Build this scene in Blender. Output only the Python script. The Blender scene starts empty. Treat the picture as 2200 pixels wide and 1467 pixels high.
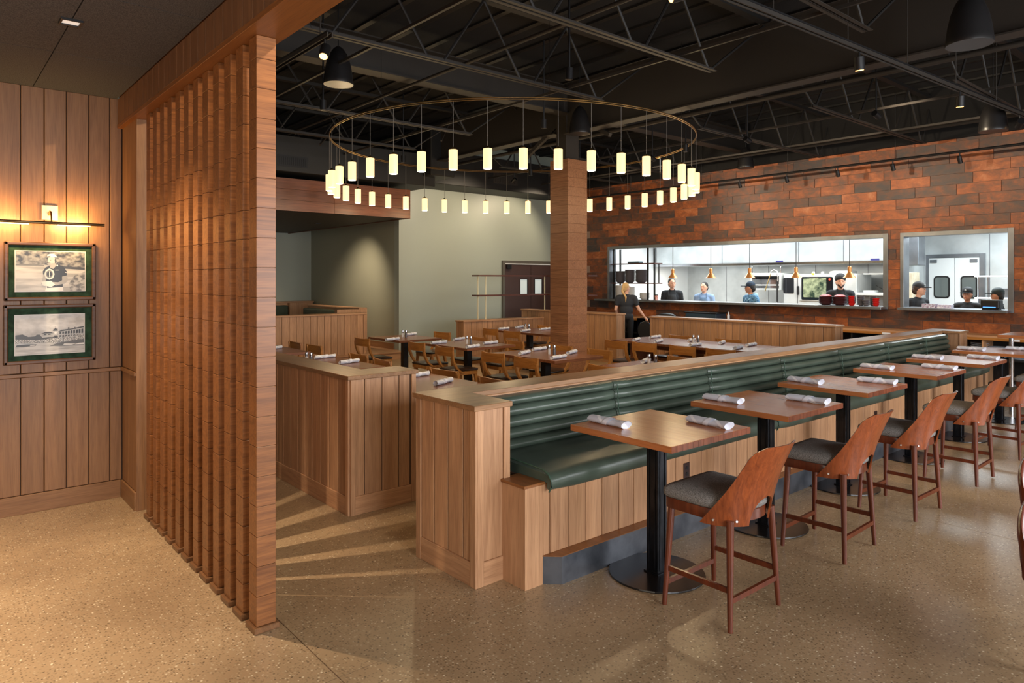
import bpy, bmesh, math, random
from mathutils import Vector, Matrix
random.seed(7)
S = bpy.context.scene
C = S.collection
PI = math.pi

# ---------------------------------------------------------------- camera, world, exposure, large lights
cam = bpy.data.cameras.new('camera'); cam_o = bpy.data.objects.new('camera', cam); C.objects.link(cam_o)
cam.sensor_width = 36.0; cam.sensor_fit = 'HORIZONTAL'
cam.lens = 1497.0 / 2200.0 * 36.0
cam.shift_y = -133.5 / 2200.0
cam.clip_start = 0.05
cam_o.location = (0, 0, 1.80)
cam_o.rotation_euler = (PI / 2, 0, math.atan2(1765, 1497))
S.camera = cam_o
S.view_settings.view_transform = 'Standard'
S.view_settings.look = 'None'
S.view_settings.gamma = 1.0
S.view_settings.exposure = 0.20
S.view_settings.use_curve_mapping = False
S.cycles.use_denoising = True
S.cycles.max_bounces = 7
S.cycles.diffuse_bounces = 4
S.cycles.glossy_bounces = 4
S.cycles.sample_clamp_indirect = 6.0
w = bpy.data.worlds.new('world'); S.world = w; w.use_nodes = True
w.node_tree.nodes['Background'].inputs[0].default_value = (0.75, 0.86, 1.0, 1)
w.node_tree.nodes['Background'].inputs[1].default_value = 0.45

def area(name, loc, target, sx, sy, power, color, spread=None):
    l = bpy.data.lights.new(name, 'AREA'); l.shape = 'RECTANGLE'; l.size = sx; l.size_y = sy
    l.energy = power; l.color = color
    if spread: l.spread = math.radians(spread)
    o = bpy.data.objects.new(name, l); C.objects.link(o); o.location = loc
    o.rotation_euler = (Vector(target) - Vector(loc)).to_track_quat('-Z', 'Y').to_euler()
    return o
def spot(name, loc, target, power, color, deg=50, blend=0.6, radius=0.04):
    l = bpy.data.lights.new(name, 'SPOT'); l.energy = power; l.color = color
    l.spot_size = math.radians(deg); l.spot_blend = blend; l.shadow_soft_size = radius
    o = bpy.data.objects.new(name, l); C.objects.link(o); o.location = loc
    o.rotation_euler = (Vector(target) - Vector(loc)).to_track_quat('-Z', 'Y').to_euler()
    return o
DAY = (0.96, 0.97, 0.99); WARM = (1.0, 0.72, 0.42); WARM2 = (1.0, 0.60, 0.28); COOL = (0.88, 0.97, 1.0)
# daylight through the window openings of the right-hand wall (built below) and the front wall behind the camera
area('window_daylight', (3.05, 1.2, 1.9), (0, 1.2, 1.2), 2.6, 2.3, 230, DAY)
area('window_daylight', (3.05, 5.2, 1.9), (0, 5.2, 1.2), 2.6, 2.3, 230, DAY)
area('window_daylight', (3.05, 9.2, 1.9), (0, 9.2, 1.2), 2.6, 2.3, 230, DAY)
area('window_daylight', (-0.5, -3.4, 1.9), (-1.0, 0, 1.2), 3.2, 2.3, 70, (1.0, 0.84, 0.64))
# kitchen ceiling panels
area('kitchen_panel_light', (-10.3, 14.75, 2.93), (-10.3, 14.75, 0), 3.2, 1.0, 88, COOL)
area('kitchen_panel_light', (-6.9, 14.75, 2.93), (-6.9, 14.75, 0), 3.2, 1.0, 88, COOL)
area('hood_fill_light', (-9.3, 16.1, 2.13), (-9.3, 16.1, 0), 5.6, .5, 75, (1.0, .95, .86))  # fill light added under the hood to brighten the kitchen back wall
area('kitchen_panel_light', (-4.3, 15.6, 2.93), (-4.3, 15.6, 0), 1.4, 1.6, 100, COOL)

# ---------------------------------------------------------------- materials
def lin(r, g, b):
    f = lambda c: (c / 255 / 12.92) if c / 255 <= 0.04045 else ((c / 255 + 0.055) / 1.055) ** 2.4
    return (f(r), f(g), f(b), 1)
class NT:
    def __init__(s, name):
        s.m = bpy.data.materials.new(name); s.m.use_nodes = True; s.t = s.m.node_tree
        s.b = s.t.nodes['Principled BSDF']
    def n(s, t, **k):
        q = s.t.nodes.new(t)
        for a, v in k.items(): setattr(q, a, v)
        return q
    def l(s, a, b): s.t.links.new(a, b)
    def val(s, name, v): s.b.inputs[name].default_value = v
def coords(s, scale, rnd=True):
    tc = s.n('ShaderNodeTexCoord'); mp = s.n('ShaderNodeMapping')
    mp.inputs['Scale'].default_value = scale
    if rnd:
        oi = s.n('ShaderNodeObjectInfo'); mu = s.n('ShaderNodeMath', operation='MULTIPLY'); mu.inputs[1].default_value = 37.0
        s.l(oi.outputs['Random'], mu.inputs[0])
        ad = s.n('ShaderNodeVectorMath', operation='ADD'); s.l(tc.outputs['Object'], ad.inputs[0]); s.l(mu.outputs[0], ad.inputs[1])
        s.l(ad.outputs[0], mp.inputs['Vector'])
    else: s.l(tc.outputs['Object'], mp.inputs['Vector'])
    return mp
def ramp(s, src, stops):
    r = s.n('ShaderNodeValToRGB'); e = r.color_ramp.elements
    while len(e) < len(stops): e.new(0.5)
    for q, (p, c) in zip(e, stops): q.position = p; q.color = c
    s.l(src, r.inputs[0]); return r
def bump(s, src, strength, dist=0.002):
    b = s.n('ShaderNodeBump'); b.inputs['Strength'].default_value = strength; b.inputs['Distance'].default_value = dist
    s.l(src, b.inputs['Height']); s.l(b.outputs[0], s.b.inputs['Normal'])
def plain(name, col, rough=0.5, metal=0.0, emit=None, es=1.0, spec=None):
    s = NT(name); s.val('Base Color', col); s.val('Roughness', rough); s.val('Metallic', metal)
    if emit: s.val('Emission Color', emit); s.val('Emission Strength', es)
    if spec is not None: s.val('Specular IOR Level', spec)
    return s.m
def mottled(name, c1, c2, rough=0.5, scale=8, metal=0.0, bmp=0.0, detail=4):
    s = NT(name); mp = coords(s, (scale, scale, scale)); n = s.n('ShaderNodeTexNoise'); n.inputs['Scale'].default_value = 1; n.inputs['Detail'].default_value = detail
    s.l(mp.outputs[0], n.inputs['Vector']); r = ramp(s, n.outputs[0], [(0.35, c1), (0.65, c2)]); s.l(r.outputs[0], s.b.inputs['Base Color'])
    s.val('Roughness', rough); s.val('Metallic', metal)
    if bmp: bump(s, n.outputs[0], bmp)
    return s.m
def wood(name, dark, light, axis='z', rough=0.42, fine=1.0, figure=0.6, vary=0.12, coat=0.0, bmp=0.12):
    s = NT(name)
    k = {'x': (1.6, 26, 26), 'y': (26, 1.6, 26), 'z': (26, 26, 1.6)}[axis]
    k2 = {'x': (7, 170, 170), 'y': (170, 7, 170), 'z': (170, 170, 7)}[axis]
    mp = coords(s, k); n = s.n('ShaderNodeTexNoise'); n.inputs['Scale'].default_value = 1; n.inputs['Detail'].default_value = 5; n.inputs['Distortion'].default_value = figure
    s.l(mp.outputs[0], n.inputs['Vector'])
    mp2 = coords(s, k2); n2 = s.n('ShaderNodeTexNoise'); n2.inputs['Scale'].default_value = fine; n2.inputs['Detail'].default_value = 2
    s.l(mp2.outputs[0], n2.inputs['Vector'])
    r = ramp(s, n.outputs[0], [(0.22, dark), (0.78, light)])
    r2 = ramp(s, n2.outputs[0], [(0.30, (0.74, 0.70, 0.68, 1)), (0.55, (1, 1, 1, 1))])
    mx = s.n('ShaderNodeMix', data_type='RGBA', blend_type='MULTIPLY'); mx.inputs[0].default_value = 0.75
    s.l(r.outputs[0], mx.inputs[6]); s.l(r2.outputs[0], mx.inputs[7])
    oi = s.n('ShaderNodeObjectInfo'); mr = s.n('ShaderNodeMapRange'); mr.inputs[3].default_value = 1 - vary; mr.inputs[4].default_value = 1 + vary
    s.l(oi.outputs['Random'], mr.inputs[0]); hs = s.n('ShaderNodeHueSaturation'); s.l(mr.outputs[0], hs.inputs['Value']); s.l(mx.outputs[2], hs.inputs['Color'])
    s.l(hs.outputs[0], s.b.inputs['Base Color']); s.val('Roughness', rough)
    if coat: s.val('Coat Weight', coat); s.val('Coat Roughness', 0.12)
    bump(s, n2.outputs[0], bmp, 0.001)
    return s.m
OAK_D, OAK_L = lin(164, 120, 86), lin(202, 156, 116)
oak_z = wood('pale_oak_upright', OAK_D, OAK_L, 'z')
oak_x = wood('pale_oak_along_x', OAK_D, OAK_L, 'x')
oak_y = wood('pale_oak_along_y', OAK_D, OAK_L, 'y')
CAP_D, CAP_L = lin(128, 92, 62), lin(168, 128, 90)
cap_x = wood('oak_cap_along_x', CAP_D, CAP_L, 'x', rough=0.3)
cap_y = wood('oak_cap_along_y', CAP_D, CAP_L, 'y', rough=0.3)
WAL_D, WAL_L = lin(126, 88, 56), lin(158, 116, 78)
wall_z = wood('wall_oak_upright', WAL_D, WAL_L, 'z', vary=0.07)
wall_y = wood('wall_oak_along_y', WAL_D, WAL_L, 'y', vary=0.05)
wall_x = wood('wall_oak_along_x', WAL_D, WAL_L, 'x', vary=0.05)
fin_y = wood('stained_oak_block', lin(104, 62, 32), lin(158, 102, 56), 'y', rough=0.33, figure=2.0, vary=0.06)
fin_x = wood('stained_oak_block_side', lin(98, 66, 42), lin(134, 94, 60), 'x', rough=0.33, figure=1.2, vary=0.08)
head_z = wood('header_oak', lin(104, 70, 46), lin(134, 94, 64), 'z', rough=0.45, vary=0.05)
head_x = wood('header_oak_along', lin(118, 72, 34), lin(146, 92, 46), 'x', rough=0.4, vary=0.03)
colw = wood('column_oak', lin(120, 78, 52), lin(172, 122, 86), 'x', rough=0.42, figure=1.8, vary=0.07)
soff = wood('soffit_board', lin(82, 44, 28), lin(128, 76, 50), 'y', rough=0.4, figure=1.0, vary=0.12)
walnut_x = wood('table_walnut', lin(166, 98, 56), lin(190, 120, 72), 'x', rough=0.24, vary=0.05, bmp=0.03, fine=.7, figure=.2)
walnut_y = wood('dining_table_walnut', lin(104, 62, 40), lin(140, 90, 62), 'y', rough=0.26, vary=0.08, bmp=0.04)
walnut_e = wood('table_edge_walnut', lin(92, 46, 30), lin(140, 78, 52), 'z', rough=0.3, vary=0.05, bmp=0.04)
stoolw = wood('stool_walnut_ply', lin(108, 50, 24), lin(156, 80, 40), 'z', rough=0.28, figure=2.0, vary=0.06, bmp=0.05, coat=0.3)
stooll = wood('stool_leg_mahogany', lin(74, 30, 15), lin(110, 50, 26), 'z', rough=0.28, figure=.8, vary=0.05, bmp=0.03, coat=0.2)
chairw = wood('honey_chair_wood', lin(150, 96, 42), lin(196, 140, 76), 'z', rough=0.35, figure=.8, vary=0.10, bmp=0.05)
chairb = wood('honey_chair_back', lin(150, 94, 40), lin(190, 130, 66), 'x', rough=0.32, figure=.8, vary=0.10, bmp=0.05)
steel_dark = mottled('blackened_steel', lin(34, 36, 40), lin(58, 60, 66), 0.32, 6, 0.9)
plinth_m = mottled('blued_steel_plate', lin(78, 82, 90), lin(116, 120, 128), 0.38, 5, 0.75)
black_m = plain('black_painted_metal', lin(22, 22, 24), 0.45, 0.2)
blackdisc = mottled('black_base_plate', lin(20, 19, 20), lin(30, 26, 24), 0.22, 9, 0.3)
truss_m = plain('dark_painted_truss', lin(40, 35, 30), 0.6, 0.0)
web_m = plain('dark_painted_web', lin(27, 25, 24), 0.6, 0.0)
deck_m = plain('black_ceiling_deck', lin(5, 4, 4), 0.9)
duct_m = plain('black_duct', lin(25, 24, 23), 0.55)
chrome = plain('polished_steel', lin(200, 200, 205), 0.15, 1.0)
brass = plain('brass', lin(214, 184, 120), 0.28, 1.0)
ring_m = plain('aged_brass_ring', lin(150, 120, 72), 0.36, 0.9)
wire_m = plain('grey_cable', lin(120, 116, 110), 0.5)
pale_brass = plain('pale_brass', lin(236, 224, 184), 0.35, 0.5)
stainless = mottled('brushed_stainless', lin(190, 196, 198), lin(215, 220, 222), 0.32, 2.0, 0.35)
stainless2 = mottled('satin_stainless_frame', lin(120, 124, 130), lin(140, 144, 150), 0.35, 3, 0.8)
whitep = plain('white_panel', lin(232, 236, 238), 0.4)
white_ceramic = plain('white_ceramic', lin(215, 210, 205), 0.25)
dark_ceramic = plain('charcoal_ceramic', lin(92, 88, 92), 0.35)
red_p = plain('red_glaze', lin(190, 26, 22), 0.3)
vinyl = mottled('black_brown_vinyl', lin(36, 24, 20), lin(48, 34, 28), 0.3, 20)
copper = plain('copper_shade', lin(220, 150, 86), 0.3, 0.6)
cloth_w = None
def napkin_mat():
    s = NT('white_napkin_cloth'); mp = coords(s, (1, 1, 1)); wv = s.n('ShaderNodeTexWave'); wv.wave_type = 'BANDS'; wv.bands_direction = 'DIAGONAL'
    wv.inputs['Scale'].default_value = 3.2; s.l(mp.outputs[0], wv.inputs['Vector'])
    r = ramp(s, wv.outputs[0], [(0.93, lin(206, 210, 222)), (0.97, lin(236, 238, 244))]); s.l(r.outputs[0], s.b.inputs['Base Color']); s.val('Roughness', 0.9); return s.m
cloth_w = napkin_mat()
def leather_mat(name, a, b, r=0.34):
    s = NT(name); mp = coords(s, (3, 3, 3)); n = s.n('ShaderNodeTexNoise'); n.inputs['Scale'].default_value = 1; n.inputs['Detail'].default_value = 6
    s.l(mp.outputs[0], n.inputs['Vector']); rr = ramp(s, n.outputs[0], [(0.3, a), (0.7, b)]); s.l(rr.outputs[0], s.b.inputs['Base Color'])
    s.val('Roughness', r); v = s.n('ShaderNodeTexVoronoi'); v.inputs['Scale'].default_value = 350; mp2 = coords(s, (1, 1, 1)); s.l(mp2.outputs[0], v.inputs['Vector'])
    bump(s, v.outputs[0], 0.12, 0.001); return s.m
leather = leather_mat('dark_green_leather', lin(57, 67, 58), lin(78, 91, 80))
leather_p = plain('green_piping', lin(58, 84, 70), 0.4)
booth_l = leather_mat('olive_booth_leather', lin(44, 50, 34), lin(58, 62, 44), 0.5)
def fabric_mat():
    s = NT('grey_woven_fabric'); mp = coords(s, (1, 1, 1)); n = s.n('ShaderNodeTexNoise'); n.inputs['Scale'].default_value = 260; n.inputs['Detail'].default_value = 2
    s.l(mp.outputs[0], n.inputs['Vector']); r = ramp(s, n.outputs[0], [(0.35, lin(80, 76, 73)), (0.65, lin(140, 136, 132))]); s.l(r.outputs[0], s.b.inputs['Base Color'])
    s.val('Roughness', 0.95); bump(s, n.outputs[0], 0.4, 0.001); return s.m
fabric = fabric_mat()
def concrete_mat():
    s = NT('polished_concrete'); mp = coords(s, (1, 1, 1), False)
    n = s.n('ShaderNodeTexNoise'); n.inputs['Scale'].default_value = 1.3; n.inputs['Detail'].default_value = 8; s.l(mp.outputs[0], n.inputs['Vector'])
    base = ramp(s, n.outputs[0], [(0.3, lin(142, 117, 88)), (0.7, lin(170, 144, 110))])
    v = s.n('ShaderNodeTexVoronoi'); v.inputs['Scale'].default_value = 75; s.l(mp.outputs[0], v.inputs['Vector'])
    vr = ramp(s, v.outputs['Color'], [(0.0, lin(58, 46, 34)), (0.28, lin(120, 98, 72)), (0.70, lin(158, 136, 104)), (0.95, lin(222, 208, 178))])
    vm = ramp(s, v.outputs['Distance'], [(0.25, (1, 1, 1, 1)), (0.5, (0, 0, 0, 1))])
    f = s.n('ShaderNodeMath', operation='MULTIPLY'); f.inputs[1].default_value = 0.9; s.l(vm.outputs[0], f.inputs[0])
    mx = s.n('ShaderNodeMix', data_type='RGBA'); s.l(f.outputs[0], mx.inputs[0]); s.l(base.outputs[0], mx.inputs[6]); s.l(vr.outputs[0], mx.inputs[7])
    v2 = s.n('ShaderNodeTexVoronoi'); v2.inputs['Scale'].default_value = 22; s.l(mp.outputs[0], v2.inputs['Vector'])
    d2 = ramp(s, v2.outputs['Distance'], [(0.10, (0.45, 0.38, 0.32, 1)), (0.16, (1, 1, 1, 1))])
    mx2 = s.n('ShaderNodeMix', data_type='RGBA', blend_type='MULTIPLY'); mx2.inputs[0].default_value = 0.5; s.l(mx.outputs[2], mx2.inputs[6]); s.l(d2.outputs[0], mx2.inputs[7])
    s.l(mx2.outputs[2], s.b.inputs['Base Color'])
    rr = s.n('ShaderNodeMapRange'); rr.inputs[3].default_value = 0.22; rr.inputs[4].default_value = 0.38; s.l(n.outputs[0], rr.inputs[0]); s.l(rr.outputs[0], s.b.inputs['Roughness'])
    return s.m
concrete = concrete_mat()
def tile_mat():
    s = NT('rust_metallic_tile'); mp = coords(s, (4.0, 4.0, 7.0)); n = s.n('ShaderNodeTexNoise'); n.inputs['Scale'].default_value = 1; n.inputs['Detail'].default_value = 9; n.inputs['Roughness'].default_value = 0.72; n.inputs['Distortion'].default_value = 0.4
    s.l(mp.outputs[0], n.inputs['Vector']); oi = s.n('ShaderNodeObjectInfo')
    a = s.n('ShaderNodeMath', operation='MULTIPLY_ADD'); a.inputs[1].default_value = 0.48; s.l(oi.outputs['Random'], a.inputs[0])
    b = s.n('ShaderNodeMath', operation='ADD'); b.inputs[1].default_value = -0.52; nm_ = s.n('ShaderNodeMath', operation='MULTIPLY'); nm_.inputs[1].default_value = 1.5; s.l(n.outputs[0], nm_.inputs[0]); s.l(nm_.outputs[0], b.inputs[0]); s.l(b.outputs[0], a.inputs[2])
    r = ramp(s, a.outputs[0], [(0.15, lin(62, 54, 54)), (0.36, lin(88, 60, 48)), (0.56, lin(124, 70, 42)), (0.74, lin(156, 86, 44)), (0.92, lin(176, 114, 78))])
    s.l(r.outputs[0], s.b.inputs['Base Color']); s.val('Roughness', 0.42); s.val('Metallic', 0.15); bump(s, n.outputs[0], 0.5, 0.004); return s.m
tile_m = tile_mat()
joint_m = plain('shadowed_joint_wood', lin(84, 60, 42), 0.8)
grout = plain('tile_grout', lin(150, 126, 112), 0.9)
green_w = mottled('sage_green_paint', lin(158, 165, 154), lin(163, 170, 158), 0.42, 0.5)
green_d = mottled('sage_green_recess_shade', lin(150, 150, 130), lin(155, 155, 134), 0.36, 0.5)  # same paint as the green wall, recess shade put into the colour
entry_ceil = mottled('charcoal_ceiling_board', lin(50, 51, 54), lin(92, 92, 95), 0.85, 160, bmp=0.3)
door_brown = plain('brown_door_paint', lin(70, 50, 46), 0.45)
door_frame_m = plain('grey_green_door_frame', lin(88, 84, 76), 0.45)
glow = plain('pendant_glass_glow', lin(190, 140, 80), 0.4, emit=(1.0, 0.76, 0.40, 1), es=1.15)
glow_b = plain('pendant_bulb_glow', lin(255, 245, 220), 0.4, emit=(1.0, 0.86, 0.62, 1), es=9)
lamp_g = plain('spot_lens_glow', lin(255, 200, 120), 0.4, emit=(1.0, 0.48, 0.12, 1), es=6)
led_g = plain('picture_led_glow', lin(255, 220, 150), 0.4, emit=(1.0, 0.66, 0.26, 1), es=7)
dl_g = plain('downlight_glow', lin(230, 230, 230), 0.4, emit=(1, 0.9, 0.8, 1), es=.45)
speaker_in = plain('speaker_grille_lit', lin(150, 130, 90), 0.7)  # light on the grille put into a paler tan colour
skin = mottled('skin', lin(214, 160, 132), lin(226, 176, 150), 0.5, 10)
skin_d = mottled('tan_skin', lin(170, 116, 88), lin(186, 130, 100), 0.5, 10)

# ---------------------------------------------------------------- mesh helpers
class MB:
    def __init__(s): s.bm = bmesh.new()
    def box(s, x0, x1, y0, y1, z0, z1, bev=0.0, seg=1):
        v = [s.bm.verts.new(p) for p in ((x0, y0, z0), (x1, y0, z0), (x1, y1, z0), (x0, y1, z0), (x0, y0, z1), (x1, y0, z1), (x1, y1, z1), (x0, y1, z1))]
        fs = [s.bm.faces.new([v[i] for i in f]) for f in ((3, 2, 1, 0), (4, 5, 6, 7), (0, 1, 5, 4), (1, 2, 6, 5), (2, 3, 7, 6), (3, 0, 4, 7))]
        if bev:
            es = list({e for f in fs for e in f.edges})
            bmesh.ops.bevel(s.bm, geom=es, offset=bev, segments=seg, profile=0.5, affect='EDGES')
        return s
    def rod(s, p0, p1, r0, r1=None, n=10, caps=True):
        r1 = r0 if r1 is None else r1
        p0 = Vector(p0); p1 = Vector(p1); d = (p1 - p0).normalized()
        u = d.orthogonal().normalized(); w_ = d.cross(u)
        a = [s.bm.verts.new(p0 + r0 * (u * math.cos(2 * PI * i / n) + w_ * math.sin(2 * PI * i / n))) for i in range(n)]
        b = [s.bm.verts.new(p1 + r1 * (u * math.cos(2 * PI * i / n) + w_ * math.sin(2 * PI * i / n))) for i in range(n)]
        for i in range(n): s.bm.faces.new((a[i], a[(i + 1) % n], b[(i + 1) % n], b[i]))
        if caps: s.bm.faces.new(a[::-1]); s.bm.faces.new(b)
        return s
    def bar(s, p0, p1, w_, h, up=(0, 0, 1)):
        p0 = Vector(p0); p1 = Vector(p1); d = (p1 - p0).normalized(); a = d.cross(Vector(up)).normalized(); b = a.cross(d).normalized()
        q = []
        for p in (p0, p1):
            for i, j in ((-1, -1), (1, -1), (1, 1), (-1, 1)): q.append(s.bm.verts.new(p + a * i * w_ / 2 + b * j * h / 2))
        for f in ((0, 1, 2, 3), (7, 6, 5, 4), (0, 4, 5, 1), (1, 5, 6, 2), (2, 6, 7, 3), (3, 7, 4, 0)): s.bm.faces.new([q[i] for i in f])
        return s
    def sweep(s, pts, section, closed=False, up=(0, 0, 1), scale=None):
        pts = [Vector(p) for p in pts]; n = len(pts); rings = []
        for i, p in enumerate(pts):
            a = pts[i - 1] if (i > 0 or closed) else p; b = pts[(i + 1) % n] if (i < n - 1 or closed) else p
            d = (b - a).normalized(); u = d.cross(Vector(up))
            u = d.orthogonal().normalized() if u.length < 1e-4 else u.normalized()
            v = u.cross(d).normalized(); k = scale[i] if scale else 1
            rings.append([s.bm.verts.new(p + u * x * k + v * y * k) for x, y in section])
        m = len(section)
        for i in range(n if closed else n - 1):
            A, B = rings[i], rings[(i + 1) % n]
            for j in range(m): s.bm.faces.new((A[j], A[(j + 1) % m], B[(j + 1) % m], B[j]))
        if not closed: s.bm.faces.new(rings[0][::-1]); s.bm.faces.new(rings[-1])
        return s
    def tube(s, pts, r, n=8, closed=False):
        return s.sweep(pts, [(r * math.cos(2 * PI * i / n), r * math.sin(2 * PI * i / n)) for i in range(n)], closed)
    def lathe(s, cx, cy, prof, n=20):
        rings = []
        for r, z in prof: rings.append([s.bm.verts.new((cx + r * math.cos(2 * PI * i / n), cy + r * math.sin(2 * PI * i / n), z)) for i in range(n)])
        for A, B in zip(rings, rings[1:]):
            for i in range(n): s.bm.faces.new((A[i], A[(i + 1) % n], B[(i + 1) % n], B[i]))
        if prof[0][0] > 1e-4: s.bm.faces.new(rings[0][::-1])
        if prof[-1][0] > 1e-4: s.bm.faces.new(rings[-1])
        bmesh.ops.remove_doubles(s.bm, verts=s.bm.verts, dist=1e-5)
        return s
    def prism(s, poly, z0, z1, axis='z', bev=0.0, seg=1):
        f3 = {'z': lambda a, b, c: (a, b, c), 'y': lambda a, b, c: (a, c, b), 'x': lambda a, b, c: (c, a, b)}[axis]
        A = [s.bm.verts.new(f3(a, b, z0)) for a, b in poly]; B = [s.bm.verts.new(f3(a, b, z1)) for a, b in poly]; n = len(poly)
        fs = [s.bm.faces.new(A[::-1]), s.bm.faces.new(B)] + [s.bm.faces.new((A[i], A[(i + 1) % n], B[(i + 1) % n], B[i])) for i in range(n)]
        if bev:
            es = [e for f in fs[:2] for e in f.edges]
            bmesh.ops.bevel(s.bm, geom=es, offset=bev, segments=seg, profile=0.5, affect='EDGES')
        return s
    def ell(s, c, r, n=12):
        m = Matrix.Translation(c) @ Matrix.Diagonal((r[0], r[1], r[2], 1))
        bmesh.ops.create_uvsphere(s.bm, u_segments=n, v_segments=max(6, n // 2 + 2), radius=1.0, matrix=m); return s
    def caps(s, p0, p1, r0, r1, n=10):
        s.rod(p0, p1, r0, r1, n); s.ell(p0, (r0, r0, r0), n); s.ell(p1, (r1, r1, r1), n); return s
    def build(s, name, mat, parent=None, center=False, smooth=False, origin=None):
        bm = s.bm
        bmesh.ops.recalc_face_normals(bm, faces=bm.faces)
        off = Vector((0, 0, 0)); p = parent
        while p is not None: off += Vector(p.location); p = p.parent
        loc = Vector((0, 0, 0))
        if center or origin is not None:
            if origin is not None: c = Vector(origin)
            else:
                mn = Vector([min(v.co[i] for v in bm.verts) for i in range(3)]); mx = Vector([max(v.co[i] for v in bm.verts) for i in range(3)])
                c = (mn + mx) / 2
            loc = c - off; bmesh.ops.translate(bm, verts=bm.verts, vec=-c)
        else: bmesh.ops.translate(bm, verts=bm.verts, vec=-off)
        me = bpy.data.meshes.new(name); bm.to_mesh(me); bm.free()
        for q in (mat if isinstance(mat, (list, tuple)) else [mat]): me.materials.append(q)
        if smooth:
            me.polygons.foreach_set('use_smooth', [True] * len(me.polygons))
            if smooth != 'all':
                try: me.set_sharp_from_angle(angle=math.radians(smooth if smooth is not True else 40))
                except Exception: pass
        o = bpy.data.objects.new(name, me); C.objects.link(o); o.location = loc
        if parent is not None: o.parent = parent
        return o
def tag(o, label, cat, group=None):
    o['label'] = label; o['category'] = cat
    if group: o['group'] = group
    return o
def thing(name, label, cat, loc=(0, 0, 0), group=None):
    o = bpy.data.objects.new(name, None); C.objects.link(o); o.location = loc; o.empty_display_size = 0.1
    return tag(o, label, cat, group)
def struct(o):
    o['kind'] = 'structure'; return o
def sroot(name, loc=(0, 0, 0)):
    o = bpy.data.objects.new(name, None); C.objects.link(o); o.location = loc; o['kind'] = 'structure'; return o
def share(o, name, parent, loc, rot=None):
    c = bpy.data.objects.new(name, o.data); C.objects.link(c); c.location = loc
    if rot: c.rotation_euler = rot
    c.parent = parent; return c
def dup(root, loc, rotz=0.0, label=None, group=None):
    r = root.copy(); C.objects.link(r); r.location = loc; r.rotation_euler = (0, 0, rotz)
    if label: r['label'] = label
    if group: r['group'] = group
    for ch in root.children:
        c = ch.copy(); C.objects.link(c); c.parent = r
        for g in ch.children:
            d = g.copy(); C.objects.link(d); d.parent = c
    return r
def planks(parent, face, a, z0, z1, pos, mat, proud=0.010, gap=0.006, name='plank', bev=0.003):
    # a: joint positions along the wall; face: '+x' '-x' '+y' '-y' is the side the planks look to
    for p, q in zip(a, a[1:]):
        m = MB(); p_, q_ = p + gap / 2, q - gap / 2
        if face == '+x': m.box(pos, pos + proud, p_, q_, z0, z1, bev)
        elif face == '-x': m.box(pos - proud, pos, p_, q_, z0, z1, bev)
        elif face == '+y': m.box(p_, q_, pos, pos + proud, z0, z1, bev)
        else: m.box(p_, q_, pos - proud, pos, z0, z1, bev)
        m.build(name, mat, parent, center=True)
def steps(a, b, w_):
    n = max(1, round((b - a) / w_)); return [a + (b - a) * i / n for i in range(n + 1)]
# ================================================================ SETTING
YB = 13.6            # face of the tiled back wall
XG = -13.95          # sage green wall
# floor: concrete slabs with saw-cut joints
fl = struct(MB().box(-20.2, 3.4, -4.2, 19.2, -0.12, -0.006).build('floor', grout))
xs = [-20.2, -15.9, -11.55, -7.23, -2.91, 1.41, 3.4]; ys = [-4.2, 1.44, 5.76, 10.08, 14.4, 19.2]
for xa, xb in zip(xs, xs[1:]):
    for ya, yb in zip(ys, ys[1:]):
        MB().box(xa + .0025, xb - .0025, ya + .0025, yb - .0025, -0.03, 0.0).build('slab', concrete, fl)
# entry side: panelled left wall
wl = struct(MB().box(-6.75, -6.515, -4.2, 1.30, 0, 3.29).build('wall_left', plain('joint_shadow_wood', lin(60, 40, 26), 0.8)))
jy = [1.27, 1.183, 1.034, .880, .732, .581, .430, .279, .128, -.024, -.176, -.328, -.48, -.63, -.78, -.93, -1.08][::-1]
planks(wl, '+x', jy, 1.078, 3.29, -6.515, wall_z, 0.012)
planks(wl, '+x', jy, .146, 1.045, -6.515, wall_z, 0.012)
MB().box(-6.515, -6.503, -4.2, -1.08, .0, 3.29).build('wall_panel', wall_z, wl)
struct(MB().box(-6.515, -6.492, -4.2, 1.262, 1.047, 1.074, 0.002).build('trim_1', wall_y))
struct(MB().box(-6.515, -6.493, -4.2, 1.262, 0.0, .142, 0.002).build('baseboard_left', wall_y))
# short return between the left wall and the slatted screen
wr = struct(MB().box(-6.515, -6.02, 1.285, 1.44, 0, 3.05).build('wall_return', wall_z))
planks(wr, '-y', [-6.503, -6.27, -6.02], 1.078, 3.05, 1.285, wall_z, 0.010)
planks(wr, '-y', [-6.503, -6.27, -6.02], .146, 1.045, 1.285, wall_z, 0.010)
MB().box(-6.02, -6.008, 1.275, 1.44, 0, 3.05, .001).build('end_board', wall_z, wr)
struct(MB().box(-6.49, -6.02, 1.262, 1.285, 1.047, 1.074).build('trim_2', wall_x))
struct(MB().box(-6.49, -6.02, 1.262, 1.285, 0, .142, .002).build('baseboard_return', wall_x))
# entry ceiling boards
ec = sroot('ceiling')
for xa, xb in ((-6.6, -5.42), (-5.42, -4.2), (-4.2, -2.98), (-2.98, -1.76), (-1.76, 3.4)):
    for ya, yb in ((-4.2, -1.75), (-1.75, .66), (.66, 1.238)):
        MB().box(xa + .003, xb - .003, ya + .003, yb - .003, 3.29, 3.33).build('ceiling_board', entry_ceil, ec)
MB().box(-6.75, 3.4, -4.2, 1.24, 3.335, 3.42).build('ceiling_backing', deck_m, ec)
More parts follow.
